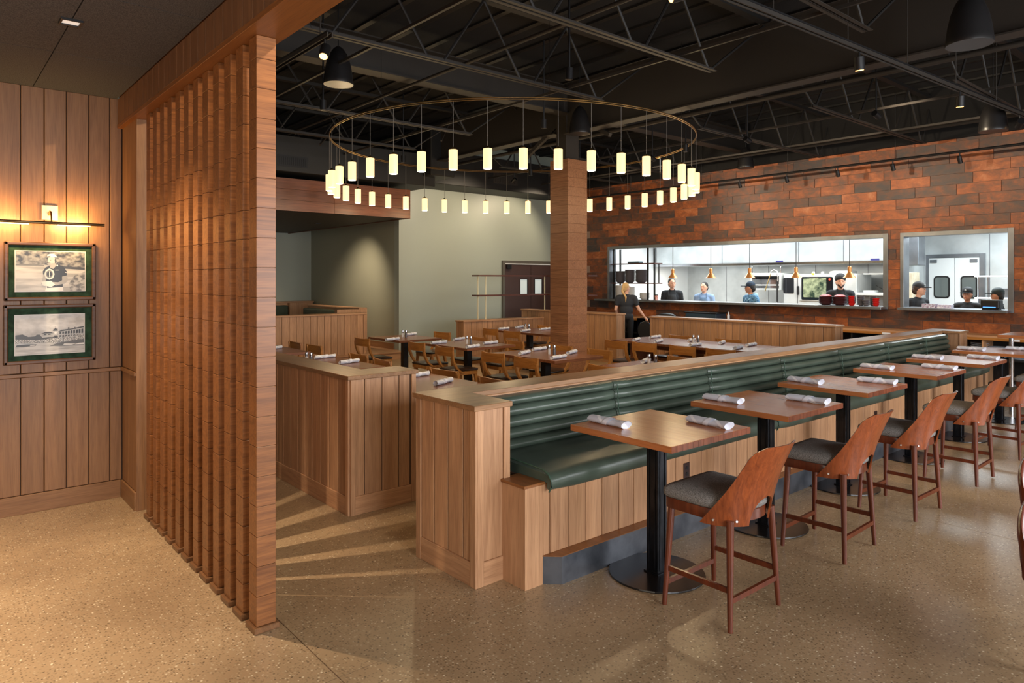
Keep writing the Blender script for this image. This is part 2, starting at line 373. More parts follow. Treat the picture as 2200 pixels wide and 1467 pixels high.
# header beam over the screen
hb = sroot('trim_3')
MB().box(-6.5, 3.4, 1.25, 1.43, 3.055, 5.15).build('beam_core', head_x, hb)  # carried up to the deck, out of view, to block light
hj = [-6.5 + .0] + [-6.25, -6.10, -5.951, -5.802, -5.653, -5.505, -5.356, -5.207, -5.059, -4.91] + [-4.761 + .1485 * i for i in range(0, 56)]
hj = [v for v in hj if v < 3.4]
planks(hb, '-y', hj, 3.078, 3.289, 1.25, head_z, 0.010, gap=.006)
MB().box(-6.5, 3.4, 1.236, 1.44, 3.045, 3.076, .002).build('soffit_board', head_x, hb)
# right and front walls (outside the picture) with window openings for the daylight
pw = plain('warm_white_wall', lin(170, 160, 146), 0.8)
m = MB(); m.box(3.2, 3.4, -4.2, 19.2, 0, .75).box(3.2, 3.4, -4.2, 19.2, 3.05, 5.2)
for a, b in ((-4.2, -.1), (2.5, 3.9), (6.5, 7.9), (10.5, 19.2)): m.box(3.2, 3.4, a, b, .75, 3.05)
struct(m.build('wall_right', pw))
m = MB(); m.box(-6.75, 3.2, -4.2, -4.0, 0, .75).box(-6.75, 3.2, -4.2, -4.0, 3.05, 3.4).box(-6.75, -2.1, -4.2, -4.0, .75, 3.05).box(1.1, 3.2, -4.2, -4.0, .75, 3.05)
struct(m.build('wall_front', pw))

# tiled back wall with the two pass-through openings
OP = [(-12.184, -5.309, 1.25, 2.645), (-5.10, -3.37, 1.25, 2.645)]
m = MB(); y0, y1 = YB + .012, YB + .20
for x0, x1, z0, z1 in ((-14.1, 3.2, 0, 1.25), (-14.1, 3.2, 2.645, 5.2), (-14.1, -12.184, 1.25, 2.645), (-5.309, -5.10, 1.25, 2.645), (-3.37, 3.2, 1.25, 2.645)): m.box(x0, x1, y0, y1, z0, z1)
wb = struct(m.build('wall_back', grout))
TH, TL = .1825, .655
row = 0; z = .885; shared = {}
while z < 4.22:
    zt = min(z + TH, 4.225)
    x = -13.9 + [0, .42, .21, .53, .12][row % 5]
    while x < -1.6:
        a, b = x + .003, x + TL - .003; segs = [(a, b, z + .003, zt - .003)]
        for ox0, ox1, oz0, oz1 in OP:
            out = []
            for (p, q, r, s_) in segs:
                if q <= ox0 or p >= ox1 or s_ <= oz0 or r >= oz1: out.append((p, q, r, s_)); continue
                # keep what lies beside, below or above the opening
                if p < ox0: out.append((p, ox0, r, s_))
                if q > ox1: out.append((ox1, q, r, s_))
                pp, qq = max(p, ox0), min(q, ox1)
                if r < oz0: out.append((pp, qq, r, oz0))
                if s_ > oz1: out.append((pp, qq, oz1, s_))
            segs = out
        for p, q, r, s_ in segs:
            if q - p < .015 or s_ - r < .015 or q < -12.75: continue
            d = random.choice([0, .001, .002, .003])
            k = (round(q - p, 3), round(s_ - r, 3))
            if k not in shared:
                hx, hz = (q - p) / 2, (s_ - r) / 2
                shared[k] = MB().box(-hx, hx, -.008, .008, -hz, hz, .0015).build('tile', tile_m, wb)
                shared[k].location = ((p + q) / 2, YB + .006 - d, (r + s_) / 2)
            else: share(shared[k], 'tile', wb, ((p + q) / 2, YB + .006 - d, (r + s_) / 2))
        x += TL
    z += TH; row += 1
struct(MB().box(-14.0, 3.2, 13.50, 13.62, 4.222, 5.15).build('bulkhead', deck_m))
# steel lined openings
for i, (x0, x1, z0, z1) in enumerate(OP):
    wn = sroot('window_%d' % (i + 1))
    for nm, bx in (('jamb', (x0, x0 + .06, YB - .02, YB + .24, z0, z1)), ('jamb', (x1 - .085, x1, YB - .02, YB + .24, z0, z1)), ('lintel', (x0 + .06, x1 - .085, YB - .02, YB + .24, z1 - .075, z1))):
        MB().box(*bx, .002).build(nm, stainless2, wn)
    MB().box(x0 - (.25 if i == 0 else -.04), x1 - .03, YB - .26, YB + .42, z0 - .0, z0 + .045, .003).build('sill_shelf', stainless2, wn)

# sage green walls
struct(MB().box(XG - .2, XG, 8.41, 13.612, 0, 5.2).build('wall_green', green_w))
struct(MB().box(-18.7, XG - .2, 8.41, 8.6, 0, 5.2).build('wall_recess', green_d))
struct(MB().box(-18.9, -18.7, 1.2, 8.6, 0, 5.2).build('wall_far', green_w))
struct(MB().box(-18.9, -6.75, 1.24, 1.30, 0, 5.2).build('wall_near', green_w))
struct(MB().box(-18.7, XG - .2, 8.38, 8.41, .17, .31, .002).build('baseboard_recess', wall_x))
# booth platform, one step up
pf = struct(MB().box(-18.7, -13.62, 1.30, 8.41, 0, .145).build('platform', oak_y))
MB().box(-18.7, -13.60, 1.30, 8.41, .145, .17, .002).build('platform_nosing', oak_y, pf)
# dining ceiling
dk = struct(MB().box(-18.9, 3.4, 1.2, 13.9, 5.15, 5.2).build('ceiling_deck', deck_m))
m = MB()
for i in range(22): m.box(-18, 3.3, 1.6 + i * .56, 1.68 + i * .56, 5.12, 5.15)
r_ = m.build('deck_ribs', duct_m, dk); r_['kind'] = 'stuff'

# brown double door in the green wall
dr = sroot('door_1')
MB().box(XG, XG + .05, 11.48, 11.56, 0, 2.29, .003).build('door_frame', door_frame_m, dr)
MB().box(XG, XG + .05, 13.38, 13.46, 0, 2.29, .003).build('door_frame', door_frame_m, dr)
MB().box(XG, XG + .05, 11.56, 13.38, 2.21, 2.29, .003).build('door_frame', door_frame_m, dr)
MB().box(XG + .03, XG + .055, 11.56, 13.38, 2.19, 2.215).build('weather_strip', whitep, dr)
for a, b, wa, wb_ in ((11.565, 12.462, 12.09, 12.34), (12.472, 13.375, 12.61, 12.866)):
    m = MB(); m.box(XG, XG + .035, a, wa, 0, 2.19).box(XG, XG + .035, wb_, b, 0, 2.19).box(XG, XG + .035, wa, wb_, 0, 1.41).box(XG, XG + .035, wa, wb_, 1.80, 2.19)
    lf = m.build('door_leaf', door_brown, dr)
    MB().box(XG + .004, XG + .02, wa, wb_, 1.41, 1.80).build('pane', plain('glowing_door_glass', lin(190, 200, 196), .1, emit=(.7, .78, .76, 1), es=.35), lf)  # glow put into the pane by emission, no lamp there
    m = MB(); m.box(XG + .03, XG + .04, wa - .02, wa, 1.39, 1.82).box(XG + .03, XG + .04, wb_, wb_ + .02, 1.39, 1.82).box(XG + .03, XG + .04, wa, wb_, 1.39, 1.41).box(XG + .03, XG + .04, wa, wb_, 1.80, 1.82)
    m.build('vision_frame', black_m, lf)
MB().box(XG + .035, XG + .10, 11.60, 11.74, 2.07, 2.18, .005).build('door_closer', black_m, dr)

# ================================================================ KITCHEN SHELL
kw = sroot('wall_kitchen')
KY = 17.5
MB().box(-12.6, -3.1, KY, KY + .1, 0, 3.0).build('kitchen_back_panel', stainless, kw)
for x in (-11.2, -9.9, -8.6, -7.3, -6.12, -4.78): MB().box(x, x + .012, KY - .006, KY, 0, 3.0).build('panel_seam', stainless2, kw)
MB().box(-12.6, -12.5, YB + .2, KY, 0, 3.0).build('kitchen_left_panel', whitep, kw)
MB().box(-3.0, -2.9, YB + .2, KY, 0, 3.0).build('kitchen_right_panel', stainless, kw)
MB().box(-6.12, -6.0, 15.9, KY, 0, 3.0).build('kitchen_partition', stainless, kw)
struct(MB().box(-12.6, -2.9, YB + .2, KY + .1, 2.96, 3.05).build('ceiling_kitchen', whitep))
# swing doors at the back of the kitchen
kd = sroot('door_2')
for bx in ((-6.045, -5.95, KY - .06, KY, 0, 2.36), (-4.95, -4.85, KY - .06, KY, 0, 2.36), (-5.95, -4.95, KY - .06, KY, 2.28, 2.36)): MB().box(*bx, .003).build('door_frame', stainless2, kd)
for a, b, wa, wb_ in ((-5.945, -5.434, -5.81, -5.55), (-5.427, -4.955, -5.28, -5.02)):
    lf = MB().box(a, b, KY - .05, KY - .01, 0, 2.275, .002).build('door_leaf', whitep, kd)
    def rr(x0, x1, z0, z1, r=.05, n=5):
        P = []
        for cx_, cz_, a0 in ((x1 - r, z1 - r, 0), (x0 + r, z1 - r, 90), (x0 + r, z0 + r, 180), (x1 - r, z0 + r, 270)):
            for i in range(n): t = math.radians(a0 + 90 * i / (n - 1)); P.append((cx_ + r * math.cos(t), cz_ + r * math.sin(t)))
        return P
    MB().prism(rr(wa - .03, wb_ + .03, 1.38, 1.875, .07), KY - .062, KY - .048, 'y').build('gasket', black_m, lf)
    MB().prism(rr(wa, wb_, 1.41, 1.845), KY - .066, KY - .055, 'y').build('vision_pane', plain('kitchen_door_glass', lin(120, 128, 128), .08, .3), lf)
    MB().box(a + .03 if a < -5.5 else b - .17, a + .17 if a < -5.5 else b - .03, KY - .08, KY - .05, 2.17, 2.24, .004).build('door_closer', stainless2, lf)

# ================================================================ wood soffit, ducts
sf = sroot('trim_4')
MB().box(-18.7, -12.42, 1.30, 7.74, 3.08, 3.66).build('soffit_core', plain('soffit_underside', lin(52, 44, 36), .6), sf)
for k in range(3):
    za, zb = 3.06 + k * .2, 3.06 + (k + 1) * .2 - .004
    for a, b in ((1.30, 3.6), (3.604, 6.05), (6.054, 7.75)): MB().box(-12.42, -12.40, a, b, za, zb, .001).build('soffit_board', soff, sf)
    MB().box(-18.7, -12.42, 7.74, 7.76, za, zb, .001).build('soffit_board', soff, sf)
# ================================================================ SLATTED SCREEN
scr = thing('slatted_screen', 'tall screen of twelve square oak posts clad in stacked blocks between entry and dining room', 'screen', (-4.6, 1.36, 0))
BH = .1525
blk = {}
def fin(x1, wd, y0, y1):
    f = MB().box(x1 - wd + .006, x1 - .006, y0 + .006, y1 - .006, 0.03, 3.05).build('post', fin_x, scr)
    n = 20
    for i in range(n):
        za = .03 + i * BH; zb = min(za + BH, 3.045)
        key = (round(wd, 3), round(y1 - y0, 3), round(zb - za, 3))
        if key not in blk:
            hx, hy, hz = wd / 2, (y1 - y0) / 2, (zb - za) / 2 - .0012
            bm_ = MB().box(-hx, hx, -hy, hy, -hz, hz, .0016)
            b = bm_.build('block', fin_y, None); b.parent = f; b.location = (x1 - wd / 2 - scr.location.x, (y0 + y1) / 2 - scr.location.y, (za + zb) / 2)
            blk[key] = b
        else: share(blk[key], 'block', f, (x1 - wd / 2 - scr.location.x, (y0 + y1) / 2 - scr.location.y, (za + zb) / 2))
    MB().box(x1 - wd - .016, x1 + .016, y0 - .016, y1 + .016, 0, .03, .003).build('foot', fin_x, f)
for k in range(12): fin(-3.54 - .197 * k, .102, 1.30, 1.40)

# ================================================================ PONY WALLS
HZ = 1.066
def stile(parent, face, c0, c1, pos, z0, z1, mat, proud=.016):
    m = MB()
    if face == '+x': m.box(pos, pos + proud, c0, c1, z0, z1, .0015)
    elif face == '-x': m.box(pos - proud, pos, c0, c1, z0, z1, .0015)
    elif face == '-y': m.box(c0, c1, pos - proud, pos, z0, z1, .0015)
    else: m.box(c0, c1, pos, pos + proud, z0, z1, .0015)
    m.build('stile', mat, parent)
def panelled(parent, face, a0, a1, pos, h, st=.05, base=.142, pw=.152, joints=None, rail=.0):
    stile(parent, face, a0, a0 + st, pos, 0, h, oak_z); stile(parent, face, a1 - st, a1, pos, 0, h, oak_z)
    planks(parent, face, joints or steps(a0 + st, a1 - st, pw), base, h - rail, pos, oak_z, .007)
    m = MB(); mt = oak_y if face[1] == 'x' else oak_x
    if face == '+x': m.box(pos, pos + .014, a0 + st, a1 - st, 0, base, .002)
    elif face == '-x': m.box(pos - .014, pos, a0 + st, a1 - st, 0, base, .002)
    elif face == '-y': m.box(a0 + st, a1 - st, pos - .014, pos, 0, base, .002)
    else: m.box(a0 + st, a1 - st, pos, pos + .014, 0, base, .002)
    m.build('base_rail', mt, parent)

# short wall beside the screen (long leg runs behind the screen, end block faces the bench)
p = thing('low_wall', 'low oak panelled wall beside the slatted screen, end block facing the bench', 'low wall', (-6, 2.6, 0))
MB().box(-8.6, -4.85, 2.485, 2.72, 0, 1.03).build('core', joint_m, p)
MB().box(-5.12, -4.835, 2.485, 3.05, 0, 1.03).build('end_core', joint_m, p)
panelled(p, '-y', -8.6, -4.835, 2.485, 1.034, joints=[-8.55 + .15 * i for i in range(16)] + [-6.23, -6.079, -5.923, -5.776, -5.629, -5.483, -5.322, -5.174, -5.022, -4.885])
panelled(p, '+x', 2.485, 3.066, -4.835, 1.034, st=.04, joints=[2.525, 2.607, 2.759, 2.912, 3.014])
MB().prism([(-8.6, 2.46), (-4.815, 2.46), (-4.815, 3.085), (-5.14, 3.085), (-5.14, 2.74), (-8.6, 2.74)], 1.034, HZ, 'z', .003).build('cap', cap_x, p)
# bench back wall
p = thing('low_wall', 'long low oak wall backing the green banquette, wide end block facing the camera', 'low wall', (-3.7, 7, 0))
MB().box(-3.84, -3.625, 2.47, 11.48, 0, 1.03).build('core', joint_m, p)
MB().box(-3.84, -3.235, 2.47, 2.70, 0, 1.03).build('end_core', joint_m, p)
MB().box(-3.84, -3.43, 11.22, 11.48, 0, 1.03).build('far_end_core', joint_m, p)
panelled(p, '-y', -3.856, -3.219, 2.468, 1.034, st=.052, joints=[-3.804, -3.661, -3.511, -3.355, -3.271])
panelled(p, '+x', 2.468, 2.716, -3.235, 1.034, st=.046)
panelled(p, '-y', -3.618, -3.414, 11.22, 1.034, st=.02, base=.1, pw=.3)
panelled(p, '+x', 11.22, 11.5, -3.43, 1.034, st=.07)
MB().prism([(-3.872, 2.435), (-3.205, 2.435), (-3.205, 2.722), (-3.622, 2.722), (-3.622, 11.15), (-3.40, 11.15), (-3.40, 11.52), (-3.872, 11.52)], 1.034, HZ, 'z', .003).build('cap', cap_y, p)
planks(p, '+x', steps(2.72, 11.15, 2.1), .60, 1.034, -3.625, oak_y, .006, name='backing_board')

# banquette
BY0, BY1 = 2.80, 10.9
b = thing('banquette', 'long built-in banquette with channelled dark green leather back and oak front', 'bench', (-3.3, 6.8, 0))
MB().box(-3.60, -3.035, BY0, BY1, 0.1, .60).build('seat_box', joint_m, b)
planks(b, '+x', [BY0, 2.86, 3.02, 3.17, 3.317, 3.479, 3.627, 3.78, 3.93, 4.089, 4.252, 4.402, 4.561, 4.713, 4.868] + [4.868 + .152 * i for i in range(1, 40)], .167, .60, -3.035, oak_z, .014)
MB().box(-3.24, -3.02, 2.66, 2.80, 0, .588).build('end_post', oak_z, b)
MB().box(-3.25, -3.012, 2.648, 2.81, .588, .606, .002).build('end_post_cap', head_x, b)
MB().prism([(-3.03, 2.80), (-3.02, 2.80), (-2.944, 2.885), (-2.944, BY1), (-3.03, BY1)], 0, .164, 'z').build('kick_plate', plinth_m, b)
MB().prism([(-3.04, 2.80), (-3.02, 2.797), (-2.941, 2.883), (-2.941, BY1), (-3.04, BY1)], .164, .168, 'z').build('kick_plate_top', head_x, b)
MB().box(-3.2, -3.02, BY1 - .0, BY1 + .10, 0, .59, .002).build('end_post', oak_z, b)
seams = [2.725, 4.02, 5.25, 6.50, 7.74, 8.98, 10.20, 11.14]
# back rolls: five horizontal channels, sections between seams
rz = [.676, .744, .815, .888, .960, 1.024]
def roll_section(z0, z1, xb, bulge):
    n = 9; h = (z1 - z0) / 2; zc = (z0 + z1) / 2
    return [(xb, z0)] + [(xb + .015 + bulge * math.sin(PI * i / (n - 1)) ** .7, zc - h * math.cos(PI * i / (n - 1))) for i in range(n)] + [(xb, z1)]
for a, c in zip(seams, seams[1:]):
    m = MB()
    for i in range(5):
        z0, z1 = rz[i], rz[i + 1]
        base = -3.50 - .012 * i + .02
        sec = roll_section(z0, z1, -3.618, 0.0)
        n = 9; h = (z1 - z0) / 2; zc = (z0 + z1) / 2
        nseg = 14; rings = []
        for k in range(nseg + 1):
            t = k / nseg; yy = a + .003 + (c - a - .006) * t
            pinch = 1 - .35 * math.exp(-((min(t, 1 - t)) * (c - a) / .035) ** 2)
            P = [(-3.618, z0)] + [(base - .055 + .062 * pinch * math.sin(PI * j / (n - 1)) ** .75, zc - h * math.cos(PI * j / (n - 1))) for j in range(n)] + [(-3.618, z1)]
            rings.append([m.bm.verts.new((x, yy, z)) for x, z in P])
        for A, B_ in zip(rings, rings[1:]):
            for j in range(len(A)): m.bm.faces.new((A[j], A[(j + 1) % len(A)], B_[(j + 1) % len(A)], B_[j]))
        m.bm.faces.new(rings[0]); m.bm.faces.new(rings[-1][::-1])
    m.build('back_cushion', leather, b, smooth=50)
    if c < 11: 
        m = MB(); m.tube([(-3.485 - .006 * i + (.006 if j % 2 == 0 else .0), c, rz[0] + (rz[5] - rz[0]) * (i * 4 + j) / 20) for i in range(5) for j in range(4)], .004, 6); m.build('back_seam', leather_p, b)
# seat cushions with waterfall front
sseams = [2.812, 5.4, 8.15, 10.88]
for a, c in zip(sseams, sseams[1:]):
    P = [(-3.56, .60), (-3.0, .60), (-2.998, .556), (-2.985, .548), (-2.972, .56), (-2.962, .60), (-2.968, .632), (-2.99, .655), (-3.03, .668), (-3.2, .676), (-3.4, .682), (-3.56, .684)]
    m = MB(); rings = []
    for k in range(13):
        t = k / 12; e = min(t, 1 - t) * (c - a); q = 1 - .25 * math.exp(-(e / .02) ** 2)
        rings.append([m.bm.verts.new((x if z <= .60 else x, a + .002 + (c - a - .004) * t, .60 + (z - .60) * q)) for x, z in P])
    for A, B_ in zip(rings, rings[1:]):
        for j in range(len(A)): m.bm.faces.new((A[j], A[(j + 1) % len(A)], B_[(j + 1) % len(A)], B_[j]))
    m.bm.faces.new(rings[0]); m.bm.faces.new(rings[-1][::-1])
    cu = m.build('seat_cushion', leather, b, smooth=50)
    MB().tube([(-3.5, a, .685), (-3.2, a, .680), (-3.03, a, .672), (-2.985, a, .655), (-2.96, a, .62), (-2.962, a, .58), (-2.98, a, .55)], .005, 6).build('piping', leather_p, cu, smooth=True)
# power outlets
def outlet(loc, face, label):
    o = thing('power_outlet', label, 'outlet', loc)
    x, y, z = loc
    if face == '+x':
        MB().box(x, x + .006, y - .035, y + .035, z - .058, z + .058, .002).build('cover_plate', plain('dark_brown_plate', lin(46, 24, 20), .35), o)
        for dz in (-.022, .022): MB().prism([(y + .014 * math.cos(t * PI / 4), z + dz + .014 * math.sin(t * PI / 4)) for t in range(8)], x + .005, x + .009, 'x').build('socket', black_m, o)
outlet((-3.021, 4.21, .42), '+x', 'dark brown power outlet on the banquette front beside the first table post')
outlet((-3.021, 7.42, .40), '+x', 'dark brown power outlet on the banquette front, the farther of the two')

# low walls round the dining area
def pony(label, x0, x1, y0, y1, faces, base_z=0, h=HZ, capm=None, ext=.02):
    p = thing('low_wall', label, 'low wall', ((x0 + x1) / 2, (y0 + y1) / 2, base_z))
    MB().box(x0, x1, y0, y1, base_z, h - .036).build('core', joint_m, p)
    for f in faces:
        if f == '+x': panelled(p, f, y0 + (0 if '-y' in faces else -.016), y1 + .016, x1, h - .032)
        if f == '-x': panelled(p, f, y0 - .016, y1 + .016, x0, h - .032)
        if f == '-y': panelled(p, f, x0 - .016, x1 + .016, y0, h - .032)
    MB().box(x0 - ext - .014, x1 + ext + .014, y0 - ext - .014, y1 + ext + .014, h - .034, h, .004).build('cap', capm or (oak_x if x1 - x0 > y1 - y0 else oak_y), p)
    return p
pony('low oak panelled wall behind the long dining table, in front of the tiled wall', -8.82, -5.15, 11.12, 11.36, ['-y', '+x'])
pony('low oak panelled wall running behind the wood column to the aisle, under the display shelf', -13.02, -9.95, 11.38, 11.62, ['-y', '+x'])
pony('lower oak wall with brass shelf posts on its cap, left of the wood column', -12.50, -12.26, 9.02, 11.37, ['+x', '-y'], h=.90)
pony('tall-backed oak booth wall nearest the slatted screen, outlet on its face', -14.0, -13.78, 1.4, 7.44, ['+x', '-y'])
outlet((-13.768, 5.72, .30), '+x', 'black power outlet on the booth wall behind the dining tables')

# ================================================================ WOOD COLUMN
cl = sroot('column')
X0, X1, Y0, Y1 = -8.50, -8.08, 8.05, 8.50
MB().box(X0 + .02, X1 - .02, Y0 + .02, Y1 - .02, 0, 3.77).build('column_core', colw, cl)
cb = None
for i in range(25):
    z0 = i * .151; z1 = min(z0 + .151, 3.775)
    if cb is None:
        cb = MB().box(-.21, .21, -.225, .225, -.0748, .0748, .0014).build('board', colw, cl); cb.location = ((X0 + X1) / 2, (Y0 + Y1) / 2, (z0 + z1) / 2)
    else: share(cb, 'board', cl, ((X0 + X1) / 2, (Y0 + Y1) / 2, (z0 + z1) / 2))
MB().box(-8.40, -8.18, 8.10, 8.40, 3.77, 4.95).build('steel_post', truss_m, cl)

# ================================================================ ROOF STEEL
def ibeam(name, p0, p1, wd, h, axis, label=None):
    g = sroot(name)
    (x0, y0, z0), (x1, y1, _) = p0, p1
    if axis == 'x':
        MB().box(x0, x1, y0 - wd / 2, y0 + wd / 2, z0, z0 + .018).build('bottom_flange', truss_m, g)
        MB().box(x0, x1, y0 - wd / 2, y0 + wd / 2, z0 + h - .018, z0 + h).build('top_flange', truss_m, g)
        MB().box(x0, x1, y0 - .006, y0 + .006, z0 + .018, z0 + h - .018).build('web_plate', truss_m, g)
    else:
        MB().box(x0 - wd / 2, x0 + wd / 2, y0, y1, z0, z0 + .018).build('bottom_flange', truss_m, g)
        MB().box(x0 - wd / 2, x0 + wd / 2, y0, y1, z0 + h - .018, z0 + h).build('top_flange', truss_m, g)
        MB().box(x0 - .006, x0 + .006, y0, y1, z0 + .018, z0 + h - .018).build('web_plate', truss_m, g)
    return g
ibeam('girder', (-8.07, 8.03, 4.15), (3.2, 8.03, 4.15), .22, .80, 'x')
ibeam('girder', (-18.6, 8.25, 4.25), (-8.5, 8.25, 4.25), .22, .70, 'x')
ibeam('girder', (-8.15, 1.45, 4.50), (-8.15, 8.1, 4.5), .24, .45, 'y')
ibeam('girder', (-8.15, 8.4, 4.50), (-8.15, 13.6, 4.5), .24, .45, 'y')
def joist(x, ya, yb, ba, bb, n):
    j = sroot('roof_joist')
    j.location = (x, ya, 4.15)
    for s_ in (-.03, .03):
        MB().box(x + s_ - .022, x + s_ + .022, ba, bb, 4.15, 4.156).build('bottom_chord', truss_m, j)
        MB().box(x + s_ * .35 - .003, x + s_ * .35 + .003, ba, bb, 4.15, 4.19).build('bottom_chord', truss_m, j)
    MB().box(x - .05, x + .05, ya, yb, 4.96, 5.01).build('top_chord', web_m, j)
    L = (bb - ba) / n
    for i in range(n):
        y = ba + i * L
        MB().rod((x, y + .1, 4.17), (x, y + L / 2, 4.97), .016, n=6).build('web', web_m, j)
        MB().rod((x, y + L - .1, 4.17), (x, y + L / 2, 4.97), .016, n=6).build('web', web_m, j)
    MB().rod((x, ba + .05, 4.17), (x, ya if ba - ya > .3 else ba, 4.97), .014, n=6).build('web', web_m, j)
    MB().rod((x, bb - .05, 4.17), (x, yb if yb - bb > .3 else bb, 4.97), .014, n=6).build('web', web_m, j)
for x in (1.1, -.8, -2.86, -4.55, -6.25, -9.1, -10.8, -12.6, -14.5): joist(x, 1.5, 8.0, 1.6, 6.85, 4)
for x in (-1.1, -2.86, -4.6, -6.4, -9.6, -11.3): joist(x, 8.1, 13.6, 9.27, 13.25, 3)
for y in (3.55, 6.2, 10.3, 12.0):
    pb = struct(MB().bar((-14, y, 4.205), (3.1, y, 4.205), .03, .03).build('bridging_bar', truss_m))
for y, z, r in ((9.0, 4.33, .035), (12.6, 4.28, .03), (2.6, 4.34, .03), (5.1, 4.45, .022)):
    struct(MB().rod((-13.2, y, z), (3.1, y, z), r, n=10).build('ceiling_pipe', truss_m, smooth=True))
for (a, c) in (((-9.3, 8.2, 3.95), (-8.45, 8.25, 4.45)), ((-7.3, 8.2, 4.05), (-8.12, 8.25, 4.5))): struct(MB().bar(a, c, .06, .06).build('column_brace', truss_m))
for x, y in ((-9.6, 6.6), (-11.2, 5.2)):
    struct(MB().rod((x, y, 4.1), (x - .9, y + .9, 4.9), .018, n=6).build('ceiling_brace', truss_m))

# ducts
d = thing('air_duct', 'boxy black air duct above the wood soffit with two slotted grilles', 'duct', (-13, 5, 3.75))
MB().box(-13.9, -12.3, 1.32, 8.30, 3.76, 4.42, .01).build('duct_body', duct_m, d)
m = MB()
for i in range(14): m.box(-12.298, -12.285, 4.93 + i * .037, 4.93 + i * .037 + .018, 3.88, 4.02)
m.box(-12.30, -12.29, 4.90, 5.46, 3.85, 4.05)
m.build('grille', black_m, d)
MB().box(-13.0, -12.0, 8.0, 8.6, 3.95, 4.9, .02).build('duct_riser', duct_m, d)
d = thing('air_duct', 'long black duct bulkhead above the sage green wall with a small vent', 'duct', (-13.5, 11, 3.95))
MB().box(-13.94, -13.0, 8.62, 13.55, 3.95, 4.7, .01).build('duct_body', duct_m, d)
m = MB()
for i in range(9): m.box(-12.998, -12.985, 10.5 + i * .075, 10.5 + i * .075 + .04, 4.13, 4.33)
m.box(-13.0, -12.992, 10.44, 11.2, 4.10, 4.36); m.build('grille', truss_m, d)
# ================================================================ BAR TABLES
def bar_table():
    t = thing('bar_table', 'x', 'table')
    MB().box(-.39, .39, -.40, .40, .842, .88, .002).build('tabletop', walnut_x, t)
    m = MB()
    for i in range(16): m.box(.39, .3915, -.399 + i * .05, -.399 + i * .05 + .0485, .843, .879)
    e = m.build('butcher_block_edge', walnut_e, t)
    MB().box(.01, .10, -.145, -.055, .012, .842, .004).build('post', steel_dark, t)
    m = MB(); m.box(.098, .104, -.128, -.118, .03, .83).box(.098, .104, -.082, -.072, .03, .83).box(.028, .038, -.149, -.143, .03, .83).box(.072, .082, -.149, -.143, .03, .83)
    m.box(.0, .11, -.155, -.045, .012, .02)
    m.build('post_trim', steel_dark, t)
    MB().lathe(.055, -.10, [(.29, 0), (.292, .004), (.29, .011), (.0, .012)], 40).build('base_plate', blackdisc, t)
    MB().box(-.25, .25, -.13, -.07, .828, .842).build('top_bracket', black_m, t)
    return t
TY = [3.54, 4.83, 6.23, 7.74, 9.12, 10.62]
TN = ['walnut bar table nearest the camera, on a square black steel post', 'second walnut bar table from the camera along the green banquette', 'third walnut bar table from the camera along the green banquette',
      'fourth walnut bar table from the camera along the green banquette', 'fifth walnut bar table, beside the far end of the green banquette', 'farthest walnut bar table of the banquette row, near the plate shelves']
pt = bar_table(); pt.location = (-2.74, TY[0], 0); pt['label'] = TN[0]; pt['group'] = 'bar tables along the banquette'
for y, n in zip(TY[1:], TN[1:]): dup(pt, (-2.75 if y < 6 else -2.82, y, 0), 0, n, 'bar tables along the banquette')

# ---------------------------------------------------------------- napkin rolls
def napkin():
    t = thing('napkin_roll', 'x', 'napkin')
    m = MB(); n = 14; rings = []
    L = .30
    for k in range(11):
        u = k / 10; x = -L / 2 + L * u
        r = .026 + .002 * math.sin(u * 6) + (.004 if u > .85 else 0)
        rings.append([m.bm.verts.new((x + .012 * math.sin(2 * PI * j / n + 1) * (1 if k in (0, 10) else 0), r * 1.25 * math.cos(2 * PI * j / n + .12 * u), .024 + r * .85 * math.sin(2 * PI * j / n + .12 * u) + .001 * math.sin(5 * j + 3 * k))) for j in range(n)])
    for A, B_ in zip(rings, rings[1:]):
        for j in range(n): m.bm.faces.new((A[j], A[(j + 1) % n], B_[(j + 1) % n], B_[j]))
    # spiral ends, slightly hollow
    for R_, sgn in ((rings[0], 1), (rings[-1], -1)):
        q = [m.bm.verts.new((v.co.x + sgn * .012, v.co.y * .45, .024 + (v.co.z - .024) * .45)) for v in R_]
        for j in range(n): m.bm.faces.new((R_[j], R_[(j + 1) % n], q[(j + 1) % n], q[j]))
        m.bm.faces.new(q)
    m.build('cloth', cloth_w, t, smooth=60)
    m = MB(); rr = []
    for x in (-.02, .02):
        rr.append([m.bm.verts.new((x + .02 * math.sin(2 * PI * j / n), .0375 * math.cos(2 * PI * j / n), .0245 + .0262 * math.sin(2 * PI * j / n))) for j in range(n)])
    for j in range(n): m.bm.faces.new((rr[0][j], rr[0][(j + 1) % n], rr[1][(j + 1) % n], rr[1][j]))
    m.build('paper_band', plain('white_paper_band', lin(232, 236, 248), .8), t, smooth=True)
    return t
np0 = napkin(); used = [False]
def put_napkin(x, y, z, rz, label, group):
    if not used[0]:
        used[0] = True; np0.location = (x, y, z); np0.rotation_euler = (0, 0, rz); np0['label'] = label; np0['group'] = group; return np0
    return dup(np0, (x, y, z), rz, label, group)
TW = ['nearest', 'second', 'third', 'fourth', 'fifth', 'farthest']
for i, y in enumerate(TY):
    x = -2.74 if i < 1 else (-2.75 if y < 6 else -2.82)
    put_napkin(x - .22, y - .23, .88, -.03 + .05 * math.sin(i * 2.1), 'white napkin roll on the near left side of the %s bar table' % TW[i], 'napkin rolls on the bar tables')
    put_napkin(x + .20, y + .24, .88, .02 - .08 * math.cos(i * 1.7), 'white napkin roll on the far right side of the %s bar table' % TW[i], 'napkin rolls on the bar tables')

